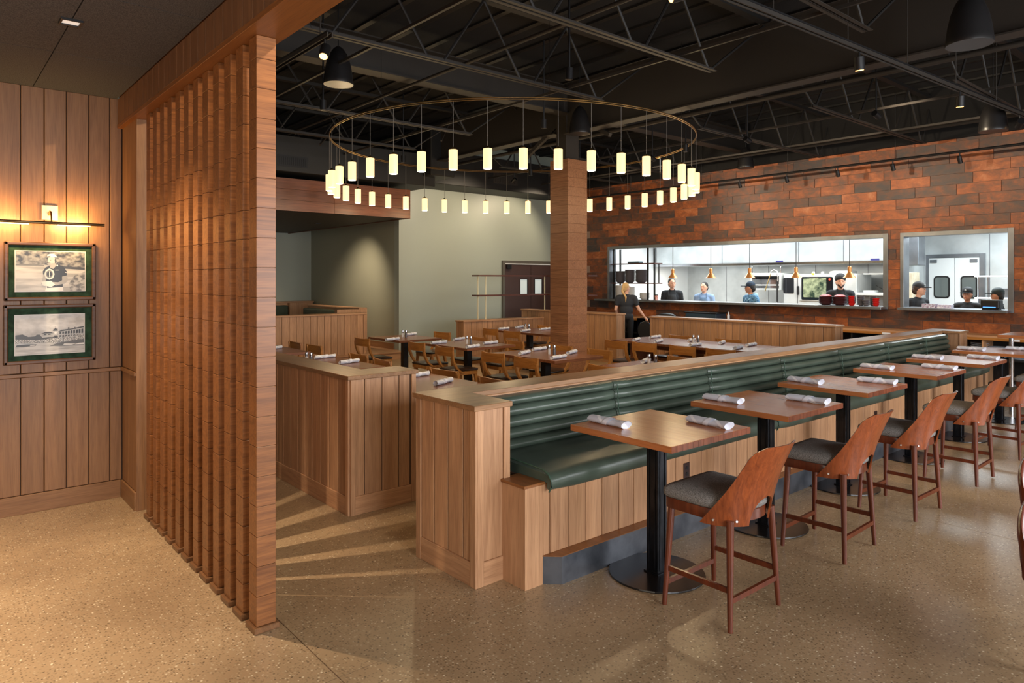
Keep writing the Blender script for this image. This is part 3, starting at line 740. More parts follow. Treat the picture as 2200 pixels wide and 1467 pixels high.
# ================================================================ COUNTER STOOL  (faces -x)
def seat_outline(sx=1.0, r=.225):
    P = []
    for i in range(6): t = math.radians(180 + 90 * i / 5); P.append((-.19 + .035 * math.cos(t), -.19 + .035 * math.sin(t)))
    for i in range(13): t = math.radians(-90 + 180 * i / 12); P.append((.03 + .205 * math.cos(t), r * math.sin(t)))
    for i in range(6): t = math.radians(90 + 90 * i / 5); P.append((-.19 + .035 * math.cos(t), .19 + .035 * math.sin(t)))
    return [(x * sx, y * sx) for x, y in P]
def stool():
    t = thing('counter_stool', 'x', 'stool')
    MB().prism(seat_outline(.985), .545, .602, 'z', .003).build('seat_frame', stooll, t, smooth=True)
    P = seat_outline(1.0); m = MB(); rings = []
    for s_, z in ((.97, .602), (1.02, .612), (1.035, .632), (1.015, .652), (.93, .668), (.72, .678), (.4, .682)):
        rings.append([m.bm.verts.new((x * s_, y * s_, z)) for x, y in P])
    for A, B_ in zip(rings, rings[1:]):
        for j in range(len(A)): m.bm.faces.new((A[j], A[(j + 1) % len(A)], B_[(j + 1) % len(A)], B_[j]))
    m.bm.faces.new(rings[0][::-1]); m.bm.faces.new(rings[-1]); m.build('cushion', fabric, t, smooth=60)
    for sx, sy in ((-1, -1), (-1, 1), (1, -1), (1, 1)):
        top = Vector((sx * .182 - .002, sy * .198, .56)); bot = Vector((sx * .205, sy * .238, 0))
        m = MB(); m.rod(top, bot + (top - bot) * .02, .0205, .0135, 12); m.build('leg', stooll, t, smooth=40)
    def at_z(sx, sy, z): k = z / .56; return Vector((sx * (.205 - .023 * k), sy * (.238 - .04 * k), z))
    for a, c, z in (((-1, -1), (1, -1), .215), ((-1, 1), (1, 1), .215), ((1, -1), (1, 1), .165), ((-1, -1), (-1, 1), .135)):
        MB().bar(at_z(*a, z), at_z(*c, z), .017, .027).build('stretcher', stooll, t)
    # bent ply shell
    th_out = lambda v: math.radians(92 - 48 * v - 10 * math.sin(PI * v) - 14 * max(0, (v - .85) / .15) ** 3)
    def pt_(th, v, off=0):
        r = .238 + .052 * v + off; cx_ = .03 + .115 * v - .02 * math.sin(PI * v)
        return (cx_ + r * math.cos(th) * (.90 - .06 * v), r * math.sin(th) * (1.0 - .04 * v), .525 + .435 * v - .012 * (th / 1.2) ** 2 * v)
    m = MB(); va = .34
    def patch(f, nu, nv):
        g = [[f(i / nu, j / nv) for i in range(nu + 1)] for j in range(nv + 1)]
        out = [[m.bm.verts.new(p) for p in r] for r in g]; inn = [[m.bm.verts.new(q) for q in r] for r in [[f(i / nu, j / nv, -.011) for i in range(nu + 1)] for j in range(nv + 1)]]
        for j in range(nv):
            for i in range(nu):
                m.bm.faces.new((out[j][i], out[j][i + 1], out[j + 1][i + 1], out[j + 1][i])); m.bm.faces.new((inn[j][i + 1], inn[j][i], inn[j + 1][i], inn[j + 1][i + 1]))
        def edge(A, B_):
            for k in range(len(A) - 1): m.bm.faces.new((A[k], B_[k], B_[k + 1], A[k + 1]))
        edge(out[0], inn[0]); edge(inn[-1], out[-1]); edge([r[0] for r in inn], [r[0] for r in out]); edge([r[-1] for r in out], [r[-1] for r in inn])
    patch(lambda u, w_, o=0: pt_((u * 2 - 1) * th_out(va + (1 - va) * w_), va + (1 - va) * w_, o), 26, 14)
    for sg in (-1, 1):
        def side(u, w_, o=0, sg=sg):
            v = va * w_; a = math.radians(24) * math.sqrt(max(0, 1 - (w_) ** 2.4)) if w_ < 1 else 0
            return pt_(sg * (a + u * (th_out(v) - a)), v, o)
        patch(side, 10, 10)
    bmesh.ops.remove_doubles(m.bm, verts=m.bm.verts, dist=1e-4)
    m.build('back_shell', stoolw, t, smooth=50)
    for sg in (-1, 1):
        for a in (42, 72):
            p = Vector(pt_(sg * math.radians(a), .07, .001)); n_ = Vector((math.cos(math.radians(a)), sg * math.sin(math.radians(a)), 0))
            MB().rod(p - n_ * .004, p + n_ * .005, .008, .006, 10).build('screw_cap', chrome, t, smooth=True)
    return t
st = stool(); SN = ['nearest', 'second', 'third', 'fourth', 'fifth', 'farthest visible']
SY = [3.36, 4.66, 5.85, 7.18, 8.52, 10.0]
st.location = (-2.18, SY[0], 0); st['label'] = 'bent walnut counter stool at the bar table nearest the camera'; st['group'] = 'counter stools along the banquette'
for y, n, rz in zip(SY[1:], SN[1:], (.03, -.02, .02, -.03, .02)):
    dup(st, (-2.20, y, 0), rz, 'bent walnut counter stool with grey seat, %s from the camera in the row' % n, 'counter stools along the banquette')

# curved-back chairs cut by the right edge of the picture
def loop_chair(loc, rz, label):
    t = thing('loop_back_chair', label, 'chair', (0, 0, 0), 'curved-back chairs at the right edge')
    pts = []
    for i in range(25):
        a = PI * i / 24; pts.append((.24 + .06 * math.sin(a), .27 * math.cos(a), .72 + .20 * math.sin(a) ** .7))
    pts = [(.12, .25, .46), (.18, .27, .60)] + pts + [(.18, -.27, .60), (.12, -.25, .46)]
    MB().sweep(pts, [(.014 * math.cos(i * PI / 4), .024 * math.sin(i * PI / 4)) for i in range(8)]).build('back_rim', stooll, t, smooth=60)
    m = MB(); rings = []
    for j in range(9):
        w_ = j / 8; rings.append([m.bm.verts.new((.20 + .055 * w_ + .02 * math.sin(PI * i / 12), .245 * math.cos(PI * i / 12) * (1 - .02 * w_), .60 + w_ * (.11 + .18 * math.sin(PI * i / 12) ** .7))) for i in range(13)])
    for A, B_ in zip(rings, rings[1:]):
        for i in range(12): m.bm.faces.new((A[i], A[i + 1], B_[i + 1], B_[i]))
    o = m.build('back_panel', stoolw, t, smooth=True)
    s_ = o.modifiers.new('thickness', 'SOLIDIFY'); s_.thickness = .012
    MB().prism(seat_outline(1.08), .43, .50, 'z', .012, 2).build('seat', fabric, t, smooth=60)
    for sx, sy in ((-1, -1), (-1, 1), (1, -1), (1, 1)):
        MB().rod((sx * .18, sy * .2, .44), (sx * .22, sy * .25, 0), .021, .014, 12).build('leg', stooll, t, smooth=True)
    t.location = loc; t.rotation_euler = (0, 0, rz); return t
loop_chair((-.665, 4.13, 0), PI, 'curved-back mahogany chair cut by the right edge of the picture, the farther one')
loop_chair((-.475, 3.34, 0), PI, 'curved-back mahogany chair cut by the right edge, nearest the camera')

# ================================================================ DINING TABLES AND CHAIRS
def dining_table(x0, x1, y0, y1, label, posts=((0.5, 0.5),), rnd=0.0, wooden=False):
    cx_, cy_ = (x0 + x1) / 2, (y0 + y1) / 2
    t = thing('dining_table', label, 'table', (cx_, cy_, 0), 'dark walnut dining tables')
    if rnd:
        P = []
        for qx, qy, a0 in ((x1 - rnd, y1 - rnd, 0), (x0 + rnd, y1 - rnd, 90), (x0 + rnd, y0 + rnd, 180), (x1 - rnd, y0 + rnd, 270)):
            for i in range(6): a = math.radians(a0 + 18 * i); P.append((qx + rnd * math.cos(a), qy + rnd * math.sin(a)))
        MB().prism(P, .722, .76, 'z', .003).build('tabletop', walnut_y, t)
    else: MB().box(x0, x1, y0, y1, .722, .76, .003).build('tabletop', walnut_y, t)
    for fx, fy in posts:
        px, py = x0 + (x1 - x0) * fx, y0 + (y1 - y0) * fy
        if wooden:
            MB().box(px - .03, px + .03, py - .32, py + .32, 0, .722, .003).build('panel_leg', walnut_y, t)
        else:
            MB().box(px - .05, px + .05, py - .05, py + .05, .01, .722, .003).build('post', black_m, t)
            MB().lathe(px, py, [(.28, 0), (.28, .01), (0, .012)], 24).build('base_plate', blackdisc, t)
            MB().box(px - .22, px + .22, py - .03, py + .03, .708, .722).build('top_bracket', black_m, t)
    if wooden: MB().box(x0 + .25, x1 - .25, cy_ - .02, cy_ + .02, .60, .72).build('apron', walnut_y, t)
    return t
dining_table(-11.30, -10.22, 6.17, 7.04, 'dark walnut table at the left of the middle row, before the recessed green wall')
dining_table(-9.66, -8.41, 6.25, 7.21, 'dark walnut four-seat table in the centre of the dining room, left of the column')
dining_table(-7.74, -6.42, 6.16, 7.08, 'dark walnut four-seat table in front of the wood column')
dining_table(-5.76, -4.50, 6.16, 7.08, 'dark walnut table just behind the banquette wall, below the long table')
dining_table(-11.62, -9.50, 8.98, 9.98, 'dark walnut table with rounded corners before the brass-post shelf', rnd=.18, posts=((.5, .45),))
dining_table(-8.06, -5.25, 9.07, 10.14, 'long dark walnut dining table before the pass-through, with panel legs', posts=((.10, .5), (.45, .5), (.90, .5)), wooden=True)
dining_table(-6.60, -4.72, 3.12, 4.30, 'dark walnut table in the gap between the two low walls')
dining_table(-8.95, -7.34, 3.40, 4.24, 'dark walnut table behind the low wall, holding two shakers')
dining_table(-11.0, -9.52, 3.44, 4.28, 'dark walnut table farthest left, half hidden by the slatted screen')

def dining_chair():     # faces +y, back at -y
    t = thing('dining_chair', 'x', 'chair')
    for s_ in (-1, 1):
        pts = [(s_ * .215, -.235, .80), (s_ * .213, -.252, .74), (s_ * .208, -.245, .66), (s_ * .203, -.215, .57), (s_ * .20, -.165, .49), (s_ * .198, -.095, .435), (s_ * .197, -.03, .415)]
        sec = [(-.013, -.022), (.013, -.022), (.016, 0), (.013, .022), (-.013, .022), (-.016, 0)]
        MB().sweep(pts, sec, up=(1, 0, 0), scale=[.55, 1, 1.1, 1.1, 1.05, 1, .9]).build('back_post', chairw, t, smooth=50)
    m = MB(); rings = []
    for k in range(13):
        u = k / 12 * 2 - 1; x = u * .235; y = -.262 + .028 * u * u - .022; zt = .798 + .012 * u * u; zb = .672
        rings.append([m.bm.verts.new(p) for p in ((x, y, zb), (x, y - .006, (zb + zt) / 2), (x, y, zt), (x, y + .018, zt), (x, y + .022, zb))])
    for A, B_ in zip(rings, rings[1:]):
        for j in range(5): m.bm.faces.new((A[j], A[(j + 1) % 5], B_[(j + 1) % 5], B_[j]))
    m.bm.faces.new(rings[0]); m.bm.faces.new(rings[-1][::-1]); m.build('back_rail', chairb, t, smooth=35)
    seat = [(-.205, -.20), (.205, -.20), (.235, .19), (.20, .225), (-.20, .225), (-.235, .19)]
    MB().prism([(x * .98, y * .98) for x, y in seat], .385, .440, 'z', .004).build('seat_frame', chairw, t)
    m = MB(); rings = []
    for s_, z in ((.98, .44), (1.01, .452), (.99, .466), (.85, .476), (.5, .480)): rings.append([m.bm.verts.new((x * s_, y * s_, z)) for x, y in seat])
    for A, B_ in zip(rings, rings[1:]):
        for j in range(6): m.bm.faces.new((A[j], A[(j + 1) % 6], B_[(j + 1) % 6], B_[j]))
    m.bm.faces.new(rings[0][::-1]); m.bm.faces.new(rings[-1]); m.build('seat_pad', vinyl, t, smooth=50)
    for s_ in (-1, 1):
        MB().sweep([(s_ * .20, .17, .42), (s_ * .203, .185, .30), (s_ * .205, .20, 0)], [(-.02, -.02), (.02, -.02), (.02, .02), (-.02, .02)], up=(1, 0, 0), scale=[1.15, .95, .6]).build('leg', chairw, t)
        MB().sweep([(s_ * .19, -.13, .42), (s_ * .19, -.17, .25), (s_ * .19, -.255, 0)], [(-.02, -.02), (.02, -.02), (.02, .02), (-.02, .02)], up=(1, 0, 0), scale=[1.15, .95, .6]).build('leg', chairw, t)
    return t
ch0 = dining_chair(); cu = [False]
def chair(x, y, rz, label):
    if not cu[0]: cu[0] = True; ch0.location = (x, y, 0); ch0.rotation_euler = (0, 0, rz); ch0['label'] = label; ch0['group'] = 'honey wood dining chairs'; return
    dup(ch0, (x, y, 0), rz, label, 'honey wood dining chairs')
H = 'honey chair '
CH = [(-10.66, 5.95, .05, H + 'on the near side of the table before the recessed green wall'),
 (-10.85, 7.25, PI + .1, H + 'on the far side of the table before the recessed green wall'),
 (-9.42, 6.25, .0, H + 'on the near left side of the central four-seat table'), (-8.48 - .05, 6.17, -.02, H + 'on the near right side of the central four-seat table'),
 (-9.5, 7.08, PI, H + 'on the far left side of the central four-seat table'), (-8.58, 7.08, PI - .06, H + 'on the far right side of the central four-seat table'),
 (-7.40, 6.18, .03, H + 'on the near left side of the table before the wood column'), (-6.64, 6.12, -.03, H + 'on the near right side of the table before the wood column'),
 (-7.52, 7.10, PI + .05, H + 'on the far left side of the table before the wood column'), (-6.74, 7.10, PI, H + 'on the far right side of the table before the wood column'),
 (-11.05, 9.05, 0, H + 'on the near left side of the rounded table by the shelf wall'), (-10.25, 8.93, .04, H + 'on the near right side of the rounded table by the shelf wall'),
 (-10.95, 9.98, PI, H + 'on the far left side of the rounded table, its rail just showing'),
 (-7.56, 8.88, .0, H + 'first from the left on the near side of the long table'), (-7.00, 8.90, .02, H + 'second from the left on the near side of the long table'),
 (-6.30, 8.94, -.02, H + 'third from the left on the near side of the long table'), (-5.66, 8.94, .03, H + 'fourth from the left on the near side of the long table'),
 (-7.50, 10.02, PI, H + 'on the far left side of the long table'), (-6.52, 10.02, PI + .04, H + 'on the far right side of the long table'),
 (-6.30, 4.14, PI + .12, H + 'on the far left side of the table between the two low walls'), (-5.45, 4.12, PI, H + 'on the far right side of the table between the two low walls'),
 (-8.36, 4.18, PI + .05, H + 'behind the shaker table by the low wall, left one'), (-7.62, 4.10, PI - .04, H + 'behind the shaker table by the low wall, right one'),
 (-10.66, 4.28, PI, H + 'with shaded back at the table farthest left, left one'), (-9.94, 4.28, PI + .06, H + 'with shaded back at the table farthest left, right one'),
 (-5.45, 6.26, 0, H + 'tucked at the near side of the table behind the banquette wall'), (-5.40, 7.20, PI, H + 'at the far side of the table behind the banquette wall')]
for c_ in CH: chair(*c_)

NAP = [(-10.38, 6.13, 'on the near side of the table before the recessed green wall'), (-11.1, 6.95, 'on the far side of the table before the recessed green wall'),
 (-9.35, 6.38, 'at the near left of the central four-seat table'), (-9.68, 7.02, 'at the far left of the central four-seat table'), (-8.47, 6.40, 'at the near right of the central four-seat table'), (-8.79, 7.0, 'at the far right of the central four-seat table'),
 (-7.28, 6.40, 'at the near left of the table before the column'), (-7.54, 6.92, 'at the far left of the table before the column'), (-6.58, 6.38, 'at the near right of the table before the column'), (-6.90, 6.95, 'at the far right of the table before the column'),
 (-11.12, 9.20, 'at the near left of the rounded table'), (-10.41, 9.18, 'at the near middle of the rounded table'), (-11.3, 9.80, 'at the far left of the rounded table'), (-10.5, 9.80, 'at the far right of the rounded table'),
 (-10.2, 4.0, 'on the table farthest left, beside the screen'), (-7.9, 4.05, 'at the near end of the shaker table'), (-8.6, 4.06, 'at the shaker side of the table behind the low wall'),
 (-5.74, 3.97, 'at the far side of the table between the low walls'), (-6.33, 4.05, 'half hidden at the left between the low walls'), (-4.95, 3.24, 'half hidden at the near side between the low walls'),
 (-7.65, 9.26, 'first on the near side of the long table'), (-7.80, 9.95, 'first on the far side of the long table'), (-7.22, 9.30, 'second on the near side of the long table'), (-7.0, 9.90, 'second on the far side of the long table'),
 (-6.46, 9.24, 'third on the near side of the long table'), (-6.40, 9.88, 'third on the far side of the long table'), (-5.76, 9.32, 'fourth on the near side of the long table'), (-5.89, 9.90, 'fourth on the far side of the long table'), (-5.58, 6.93, 'on the table behind the banquette wall')]
for i, (x, y, n) in enumerate(NAP):
    if abs(x + 10.2) < .02 or True: put_napkin(x, min(y, 10.0), .76, PI / 2 + .18 * math.sin(i * 2.3) + .25, 'bluish white napkin roll ' + n, 'napkin rolls on the dining tables')

def shaker(x, y, z, kind, where):
    t = thing('%s_shaker' % kind, 'chrome-topped glass %s shaker %s' % (kind, where), 'shaker', (x, y, z), 'salt and pepper shakers')
    MB().lathe(x, y, [(.021, z), (.021, z + .07), (.017, z + .08)], 12).build('jar', white_ceramic if kind == 'salt' else dark_ceramic, t, smooth=True)
    MB().lathe(x, y, [(.021, z + .078), (.022, z + .11), (.018, z + .13), (0, z + .135)], 12).build('lid', chrome, t, smooth=True)
for x, y, n in ((-10.82, 6.62, 'on the table before the recessed green wall'), (-9.02, 6.72, 'on the central four-seat table'), (-7.02, 6.66, 'on the table before the column'), (-10.65, 9.42, 'on the rounded table'),
                (-6.72, 9.60, 'on the long table'), (-5.35, 6.75, 'on the table behind the banquette wall'), (-8.28, 3.68, 'on the table behind the low wall by the screen')):
    shaker(x - .03, y, .76, 'salt', n); shaker(x + .05, y + .02, .76, 'pepper', n)
# ================================================================ RING CHANDELIER
RC = Vector((-8.69, 7.39, 4.0)); RR = 2.907
Dv = Vector((math.cos(PI / 2 + math.atan2(1765, 1497)), math.sin(PI / 2 + math.atan2(1765, 1497)), 0)); Rv = Vector((Dv.y, -Dv.x, 0))
cd = thing('ring_chandelier', 'huge brass ring chandelier carrying forty-two small glowing cylinder pendants', 'chandelier', RC)
n = 96
for zz in (0, .022):
    MB().tube([RC + Vector((RR * math.cos(2 * PI * i / n), RR * math.sin(2 * PI * i / n), zz)) for i in range(n)], .0075, 6, True).build('ring', ring_m, cd, smooth=True)
for i in range(8):
    a = 2 * PI * (i + .3) / 8; p = RC + Vector((RR * math.cos(a), RR * math.sin(a), .03))
    MB().rod(p, (p.x, p.y, 5.1), .003, n=5).build('suspension_wire', chrome, cd)
pz = None
for i in range(42):
    a = (i + .28) * 2 * PI / 42; p = RC + RR * (math.sin(a) * Rv - math.cos(a) * Dv) - RC
    if pz is None:
        wv = MB().rod(RC + Vector((0, 0, 0)), RC + Vector((0, 0, -.60)), .0032, n=5).build('pendant_light', wire_m, cd)
        cpv = MB().lathe(RC.x, RC.y, [(.012, 3.43), (.03, 3.405), (.052, 3.402), (.052, 3.396)], 16).build('cap', brass, wv, smooth=True)
        sh = MB().lathe(RC.x, RC.y, [(.054, 3.152), (.055, 3.16), (.055, 3.396), (.050, 3.398)], 20).build('glass_shade', glow, wv, smooth=True)
        bb = MB().lathe(RC.x, RC.y, [(.0, 3.149), (.047, 3.149), (.047, 3.158)], 16).build('lit_opening', glow_b, wv)
        wv.location = p; pz = (wv, cpv, sh, bb)
    else:
        q = share(pz[0], 'pendant_light', cd, p)
        for o in pz[1:]: share(o, o.name.split('.')[0], q, o.location)

for i in range(14):
    a = (i * 3 + .28) * 2 * PI / 42; p = RR * (math.sin(a) * Rv - math.cos(a) * Dv)
    l = bpy.data.lights.new('pendant_bulb', 'POINT'); l.energy = 15; l.color = (1.0, .74, .42); l.shadow_soft_size = .05
    o = bpy.data.objects.new('pendant_bulb', l); C.objects.link(o); o.parent = cd; o.location = (p.x, p.y, -.90)
# ================================================================ TRACKS AND SPOTLIGHTS
def track(label, p0, p1, z):
    t = thing('lighting_track', label, 'track', (p0[0], p0[1], z))
    d_ = (Vector(p1) - Vector(p0)).normalized(); nrm = Vector((-d_.y, d_.x, 0)) * .022
    for s_ in (-1, 1): MB().bar(Vector((*p0, z)) + nrm * s_, Vector((*p1, z)) + nrm * s_, .012, .035).build('rail', truss_m, t)
    MB().bar((*p0, z + .03), (*p1, z + .03), .05, .015).build('rail_back', black_m, t)
    L = (Vector(p1) - Vector(p0)).length
    for k in range(int(L // 1.2) + 1):
        q = Vector(p0) + (Vector(p1) - Vector(p0)) * (k * 1.2 + .1) / L
        MB().rod((q.x, q.y, z + .03), (q.x, q.y, 5.1), .005, n=5).build('hanger_rod', truss_m, t)
track('long black lighting track hung from the ceiling above the bar tables', (-3.16, 1.6), (-2.62, 11.2), 3.95)
track('black lighting track beside the header beam at the left', (-8.4, 2.74), (-5.70, 2.74), 3.95)
def head(x, y, z, tgt, label, power, deg=55, color=WARM, size=.045, lens=lamp_g, lamp=True, drop=0):
    t = thing('track_spotlight', label, 'spotlight', (x, y, z), 'track spotlights')
    d_ = (Vector(tgt) - Vector((x, y, z - .09))).normalized(); c = Vector((x, y, z - .10 - drop)); d_ = (Vector(tgt) - c).normalized()
    MB().rod((x, y, z), (x, y, z - .08 - drop), .012, n=8).build('stem', black_m, t)
    MB().rod(c - d_ * .05, c + d_ * .07, size, size, 16).build('housing', black_m, t, smooth=True)
    if lens is not None:
        MB().rod(c + d_ * .069, c + d_ * .074, size * .8, size * .8, 16).build('lens', lens, t)
    if lamp:
        s_ = spot('spot_beam', c + d_ * .10, tgt, power, color, deg); w_ = s_.location - t.location; s_.parent = t; s_.location = w_
    return t
head(-3.018, 4.13, 3.93, (-4.7, 1.38, 2.75), 'lit spotlight on the long track near the top centre of the picture', 420, 52)
head(-2.873, 6.7, 3.93, (-3.0, 7.4, .4), 'lit spotlight in the middle of the long track', 90)
head(-2.744, 9.0, 3.93, (-3.0, 9.6, .4), 'lit spotlight far along the track, above the second pass-through', 80)
head(-2.637, 10.9, 3.93, (-4.6, 13.6, 2.4), 'tilted spotlight at the far end of the long track', 110, 50, WARM2)
head(-5.80, 2.74, 3.93, (-4.6, 1.45, 1.0), 'lit spotlight on the short track beside the slatted screen', 60)
# wall-washing rail along the tiled wall
t = thing('lighting_rail', 'thin black lighting rail in front of the top of the tiled wall', 'track', (-8, 13.1, 3.92))
MB().rod((-12.4, 13.1, 3.90), (3.1, 13.1, 3.92), .022, n=8).build('rail', black_m, t)
for x in (-11, -9, -7, -5, -3, -1): MB().rod((x, 13.1, 3.9), (x, 13.1, 5.1), .006, n=5).build('hanger_rod', black_m, t)
for i, x in enumerate((-10.2, -9.1, -8.06, -7.02, -6.01, -5.04, -4.0, -2.9, -1.8)):
    w_ = ['behind the chandelier', 'just right of the chandelier', 'first clear of the chandelier', 'second clear of the chandelier', 'above the middle of the long pass-through', 'above the right end of the long pass-through', 'above the small pass-through', 'right of the small pass-through', 'beyond the right edge'][i]
    head(x, 13.1, 3.89, (x + .1, 13.6, 2.55), 'small black wall-washing spotlight ' + w_, 0, 80, WARM2, .035, black_m, lamp=False)
# added ceiling spots, none known here, to brighten tables, walls, tiles and screen
for i, (x, y) in enumerate(((-10.8, 6.6), (-7.1, 6.6), (-6.9, 9.6), (-10.5, 9.4), (-8.1, 3.8), (-5.2, 5.2), (-11.6, 9.9), (-12.2, 12.3), (-3.9, 9.6), (-5.9, 9.8), (-7.9, 10.0), (-9.9, 10.2), (-15.6, 7.0), (-2.5, 2.3))):
    tg = [(-10.8, 6.6, .7), (-7.1, 6.6, .7), (-6.9, 9.6, .7), (-10.5, 9.4, .7), (-8.1, 3.8, .7), (-5.2, 5.0, .7), (-13.9, 9.4, 2.2), (-13.9, 11.4, 2.4), (-3.6, 13.6, 2.7), (-5.6, 13.6, 2.7), (-7.8, 13.6, 2.7), (-9.9, 13.6, 2.7), (-15.4, 8.4, 1.8), (-4.7, 1.42, 2.7)][i]
    nm = ['the table before the recessed wall', 'the table before the column', 'the long table', 'the rounded table', 'the table behind the low wall', 'the table behind the banquette wall', 'the left of the sage green wall', 'the sage green wall by the brown door', 'the tiles over the small pass', 'the tiles over the right end of the long pass', 'the tiles over the middle of the long pass', 'the tiles over the left end of the long pass', 'the recess wall', 'the top of the slatted screen'][i]
    head(x, y, 5.12, tg, 'added ceiling fill spotlight aimed at ' + nm, 130 if i < 6 else 120 if i < 8 else 140, 80 if i < 6 else 105, WARM if i < 6 else (1.0, .80, .56), .04, black_m, drop=1.05)

# ================================================================ DOME SPEAKERS
def dome(x, y, zb, r, label, lit=False):
    t = thing('dome_speaker', label, 'speaker', (x, y, zb), 'black dome pendants under the roof')
    prof = [(r, zb), (r * 1.02, zb + .02), (r * .99, zb + .05), (r * .93, zb + .14), (r * .80, zb + .25), (r * .60, zb + .34), (r * .36, zb + .40), (r * .14, zb + .43), (.01, zb + .435)]
    MB().lathe(x, y, prof, 28).build('dome', plain('black_speaker_shell', lin(26, 25, 26), .35), t, smooth=60)
    MB().lathe(x, y, [(0, zb + .004), (r * .93, zb + .004), (r * .93, zb + .012)], 28).build('grille', speaker_in if lit else duct_m, t)
    MB().rod((x, y, zb + .43), (x, y, 5.1), .006, n=6).build('cable', black_m, t)
dome(-7.28, 3.60, 4.0, .165, 'black dome pendant near the slatted screen at the upper left', True)
dome(-7.55, 8.03 - .25, 4.05, .165, 'black dome pendant beside the top of the column', True)
dome(-7.80, 12.9, 4.08, .165, 'small black dome pendant hanging before the tiled wall')
dome(-1.93, 6.55, 3.72, .17, 'largest black dome pendant at the upper right')
dome(-2.95, 10.95, 3.78, .17, 'black dome pendant near the tiled wall at the right edge')

# ================================================================ ENTRY WALL: PICTURES, PICTURE LIGHT, DOWNLIGHT
frame_m = wood('dark_beaded_frame', lin(70, 44, 30), lin(120, 84, 60), 'y', rough=.4)
mat_g = mottled('green_suede_mat', lin(24, 50, 36), lin(48, 82, 62), .9, 22)
XW = -6.50
GR = {v: plain('print_grey_%d' % v, lin(v, v, min(255, int(v * .99))), .35) for v in (24, 45, 70, 95, 120, 150, 175, 200, 225, 242)}
def noise_print(name, a, b, sc, ctr=.1):
    s_ = NT(name); mp = coords(s_, sc, False); n_ = s_.n('ShaderNodeTexNoise'); n_.inputs['Scale'].default_value = 1; n_.inputs['Detail'].default_value = 6
    s_.l(mp.outputs[0], n_.inputs['Vector']); r_ = ramp(s_, n_.outputs[0], [(.5 - ctr, a), (.5 + ctr, b)]); s_.l(r_.outputs[0], s_.b.inputs['Base Color']); s_.val('Roughness', .35); return s_.m
def picture(label, y0, y1, z0, z1, py0, py1, pz0, pz1):
    t = thing('framed_picture', label, 'picture', (XW, (y0 + y1) / 2, z0), 'framed pictures on the entry wall')
    fw = .028
    for bx in ((y0, y1, z0, z0 + fw), (y0, y1, z1 - fw, z1), (y0, y0 + fw, z0, z1), (y1 - fw, y1, z0, z1)):
        MB().box(XW, XW + .026, *bx, .007, 2).build('frame_rail', frame_m, t)
    MB().box(XW, XW + .010, y0 + fw - .004, y1 - fw + .004, z0 + fw - .004, z1 - fw + .004).build('mat_board', mat_g, t)
    MB().box(XW + .010, XW + .0115, py0 - .006, py1 + .006, pz0 - .006, pz1 + .006).build('mat_bevel', GR[225], t)
    pr_ = MB().box(XW + .0115, XW + .0122, py0, py1, pz0, pz1).build('print', GR[200], t)
    W, Hh = py1 - py0, pz1 - pz0; lay = [0]
    def poly(pts, mt, name='print_shape'):
        lay[0] += 1; x = XW + .0122 + lay[0] * .00012
        MB().prism([(py0 + W * u, pz0 + Hh * v) for u, v in pts], x, x + .0001, 'x').build(name, mt, pr_)
    return t, poly
def circ(cx_, cy_, rx, ry, n=16, a0=0, a1=360): return [(cx_ + rx * math.cos(math.radians(a0 + (a1 - a0) * i / n)), cy_ + ry * math.sin(math.radians(a0 + (a1 - a0) * i / n))) for i in range(n + (0 if a1 - a0 == 360 else 1))]
t, P_ = picture('upper framed black and white photograph of a golfer holding a round trophy', .477, 1.079, 1.635, 2.089, .549, 1.003, 1.709, 2.016)
P_([(0, 0), (1, 0), (1, 1), (0, 1)], noise_print('grey_grass_print', lin(176, 176, 174), lin(222, 222, 220), (3, 3, 26)))
P_([(0, .68), (.2, .66), (.4, .67), (.7, .60), (1, .58), (1, 1), (0, 1)], noise_print('grey_trees_print', lin(60, 60, 60), lin(170, 170, 168), (10, 22, 30), .12))
P_([(.6, .58), (1, .54), (1, .60), (.6, .64)], GR[70]); P_([(0, .64), (.4, .64), (.4, .66), (0, .68)], GR[120])
P_([(.78, .0), (1, 0), (1, .5), (.85, .4), (.76, .2)], noise_print('grey_rough_print', lin(110, 110, 110), lin(200, 200, 198), (20, 30, 50), .1))
P_([(.41, 0), (.68, 0), (.67, .13), (.44, .12)], GR[242]); P_([(.44, .08), (.67, .10), (.67, .16), (.44, .14)], GR[45])
P_([(.40, .20), (.38, .50), (.42, .60), (.50, .66), (.58, .68), (.68, .62), (.73, .50), (.73, .40), (.67, .37), (.67, .14), (.44, .12), (.45, .25)], GR[45], 'polo_shirt')
P_([(.66, .37), (.73, .40), (.75, .28), (.70, .19), (.58, .14), (.52, .16), (.52, .23), (.60, .22), (.66, .27)], GR[175], 'forearm')
P_([(.36, .18), (.39, .42), (.43, .40), (.42, .20)], GR[175]); P_([(.48, .60), (.50, .72), (.56, .72), (.58, .66), (.53, .56)], GR[175])
P_(circ(.505, .78, .055, .12), GR[200], 'face'); P_([(.44, .70), (.46, .66), (.52, .65), (.56, .72), (.50, .70)], GR[175])
P_([(.57, .84), (.58, .74), (.555, .70), (.55, .80)], GR[70]); P_(circ(.51, .86, .072, .09, 12, 0, 180), GR[242], 'cap_crown'); P_([(.41, .87), (.42, .84), (.49, .86), (.49, .90)], GR[120], 'cap_brim')
P_([(.485, .78), (.50, .78), (.50, .79), (.485, .79)], GR[45]); P_([(.46, .71), (.49, .705), (.49, .715), (.46, .72)], GR[95])
P_(circ(.475, .43, .075, .145, 8), GR[225], 'trophy_disc'); P_(circ(.475, .43, .052, .10, 10), GR[120]); P_(circ(.475, .43, .035, .07, 10), GR[24]); P_([(.47, .36), (.485, .36), (.485, .50), (.47, .50)], GR[225])
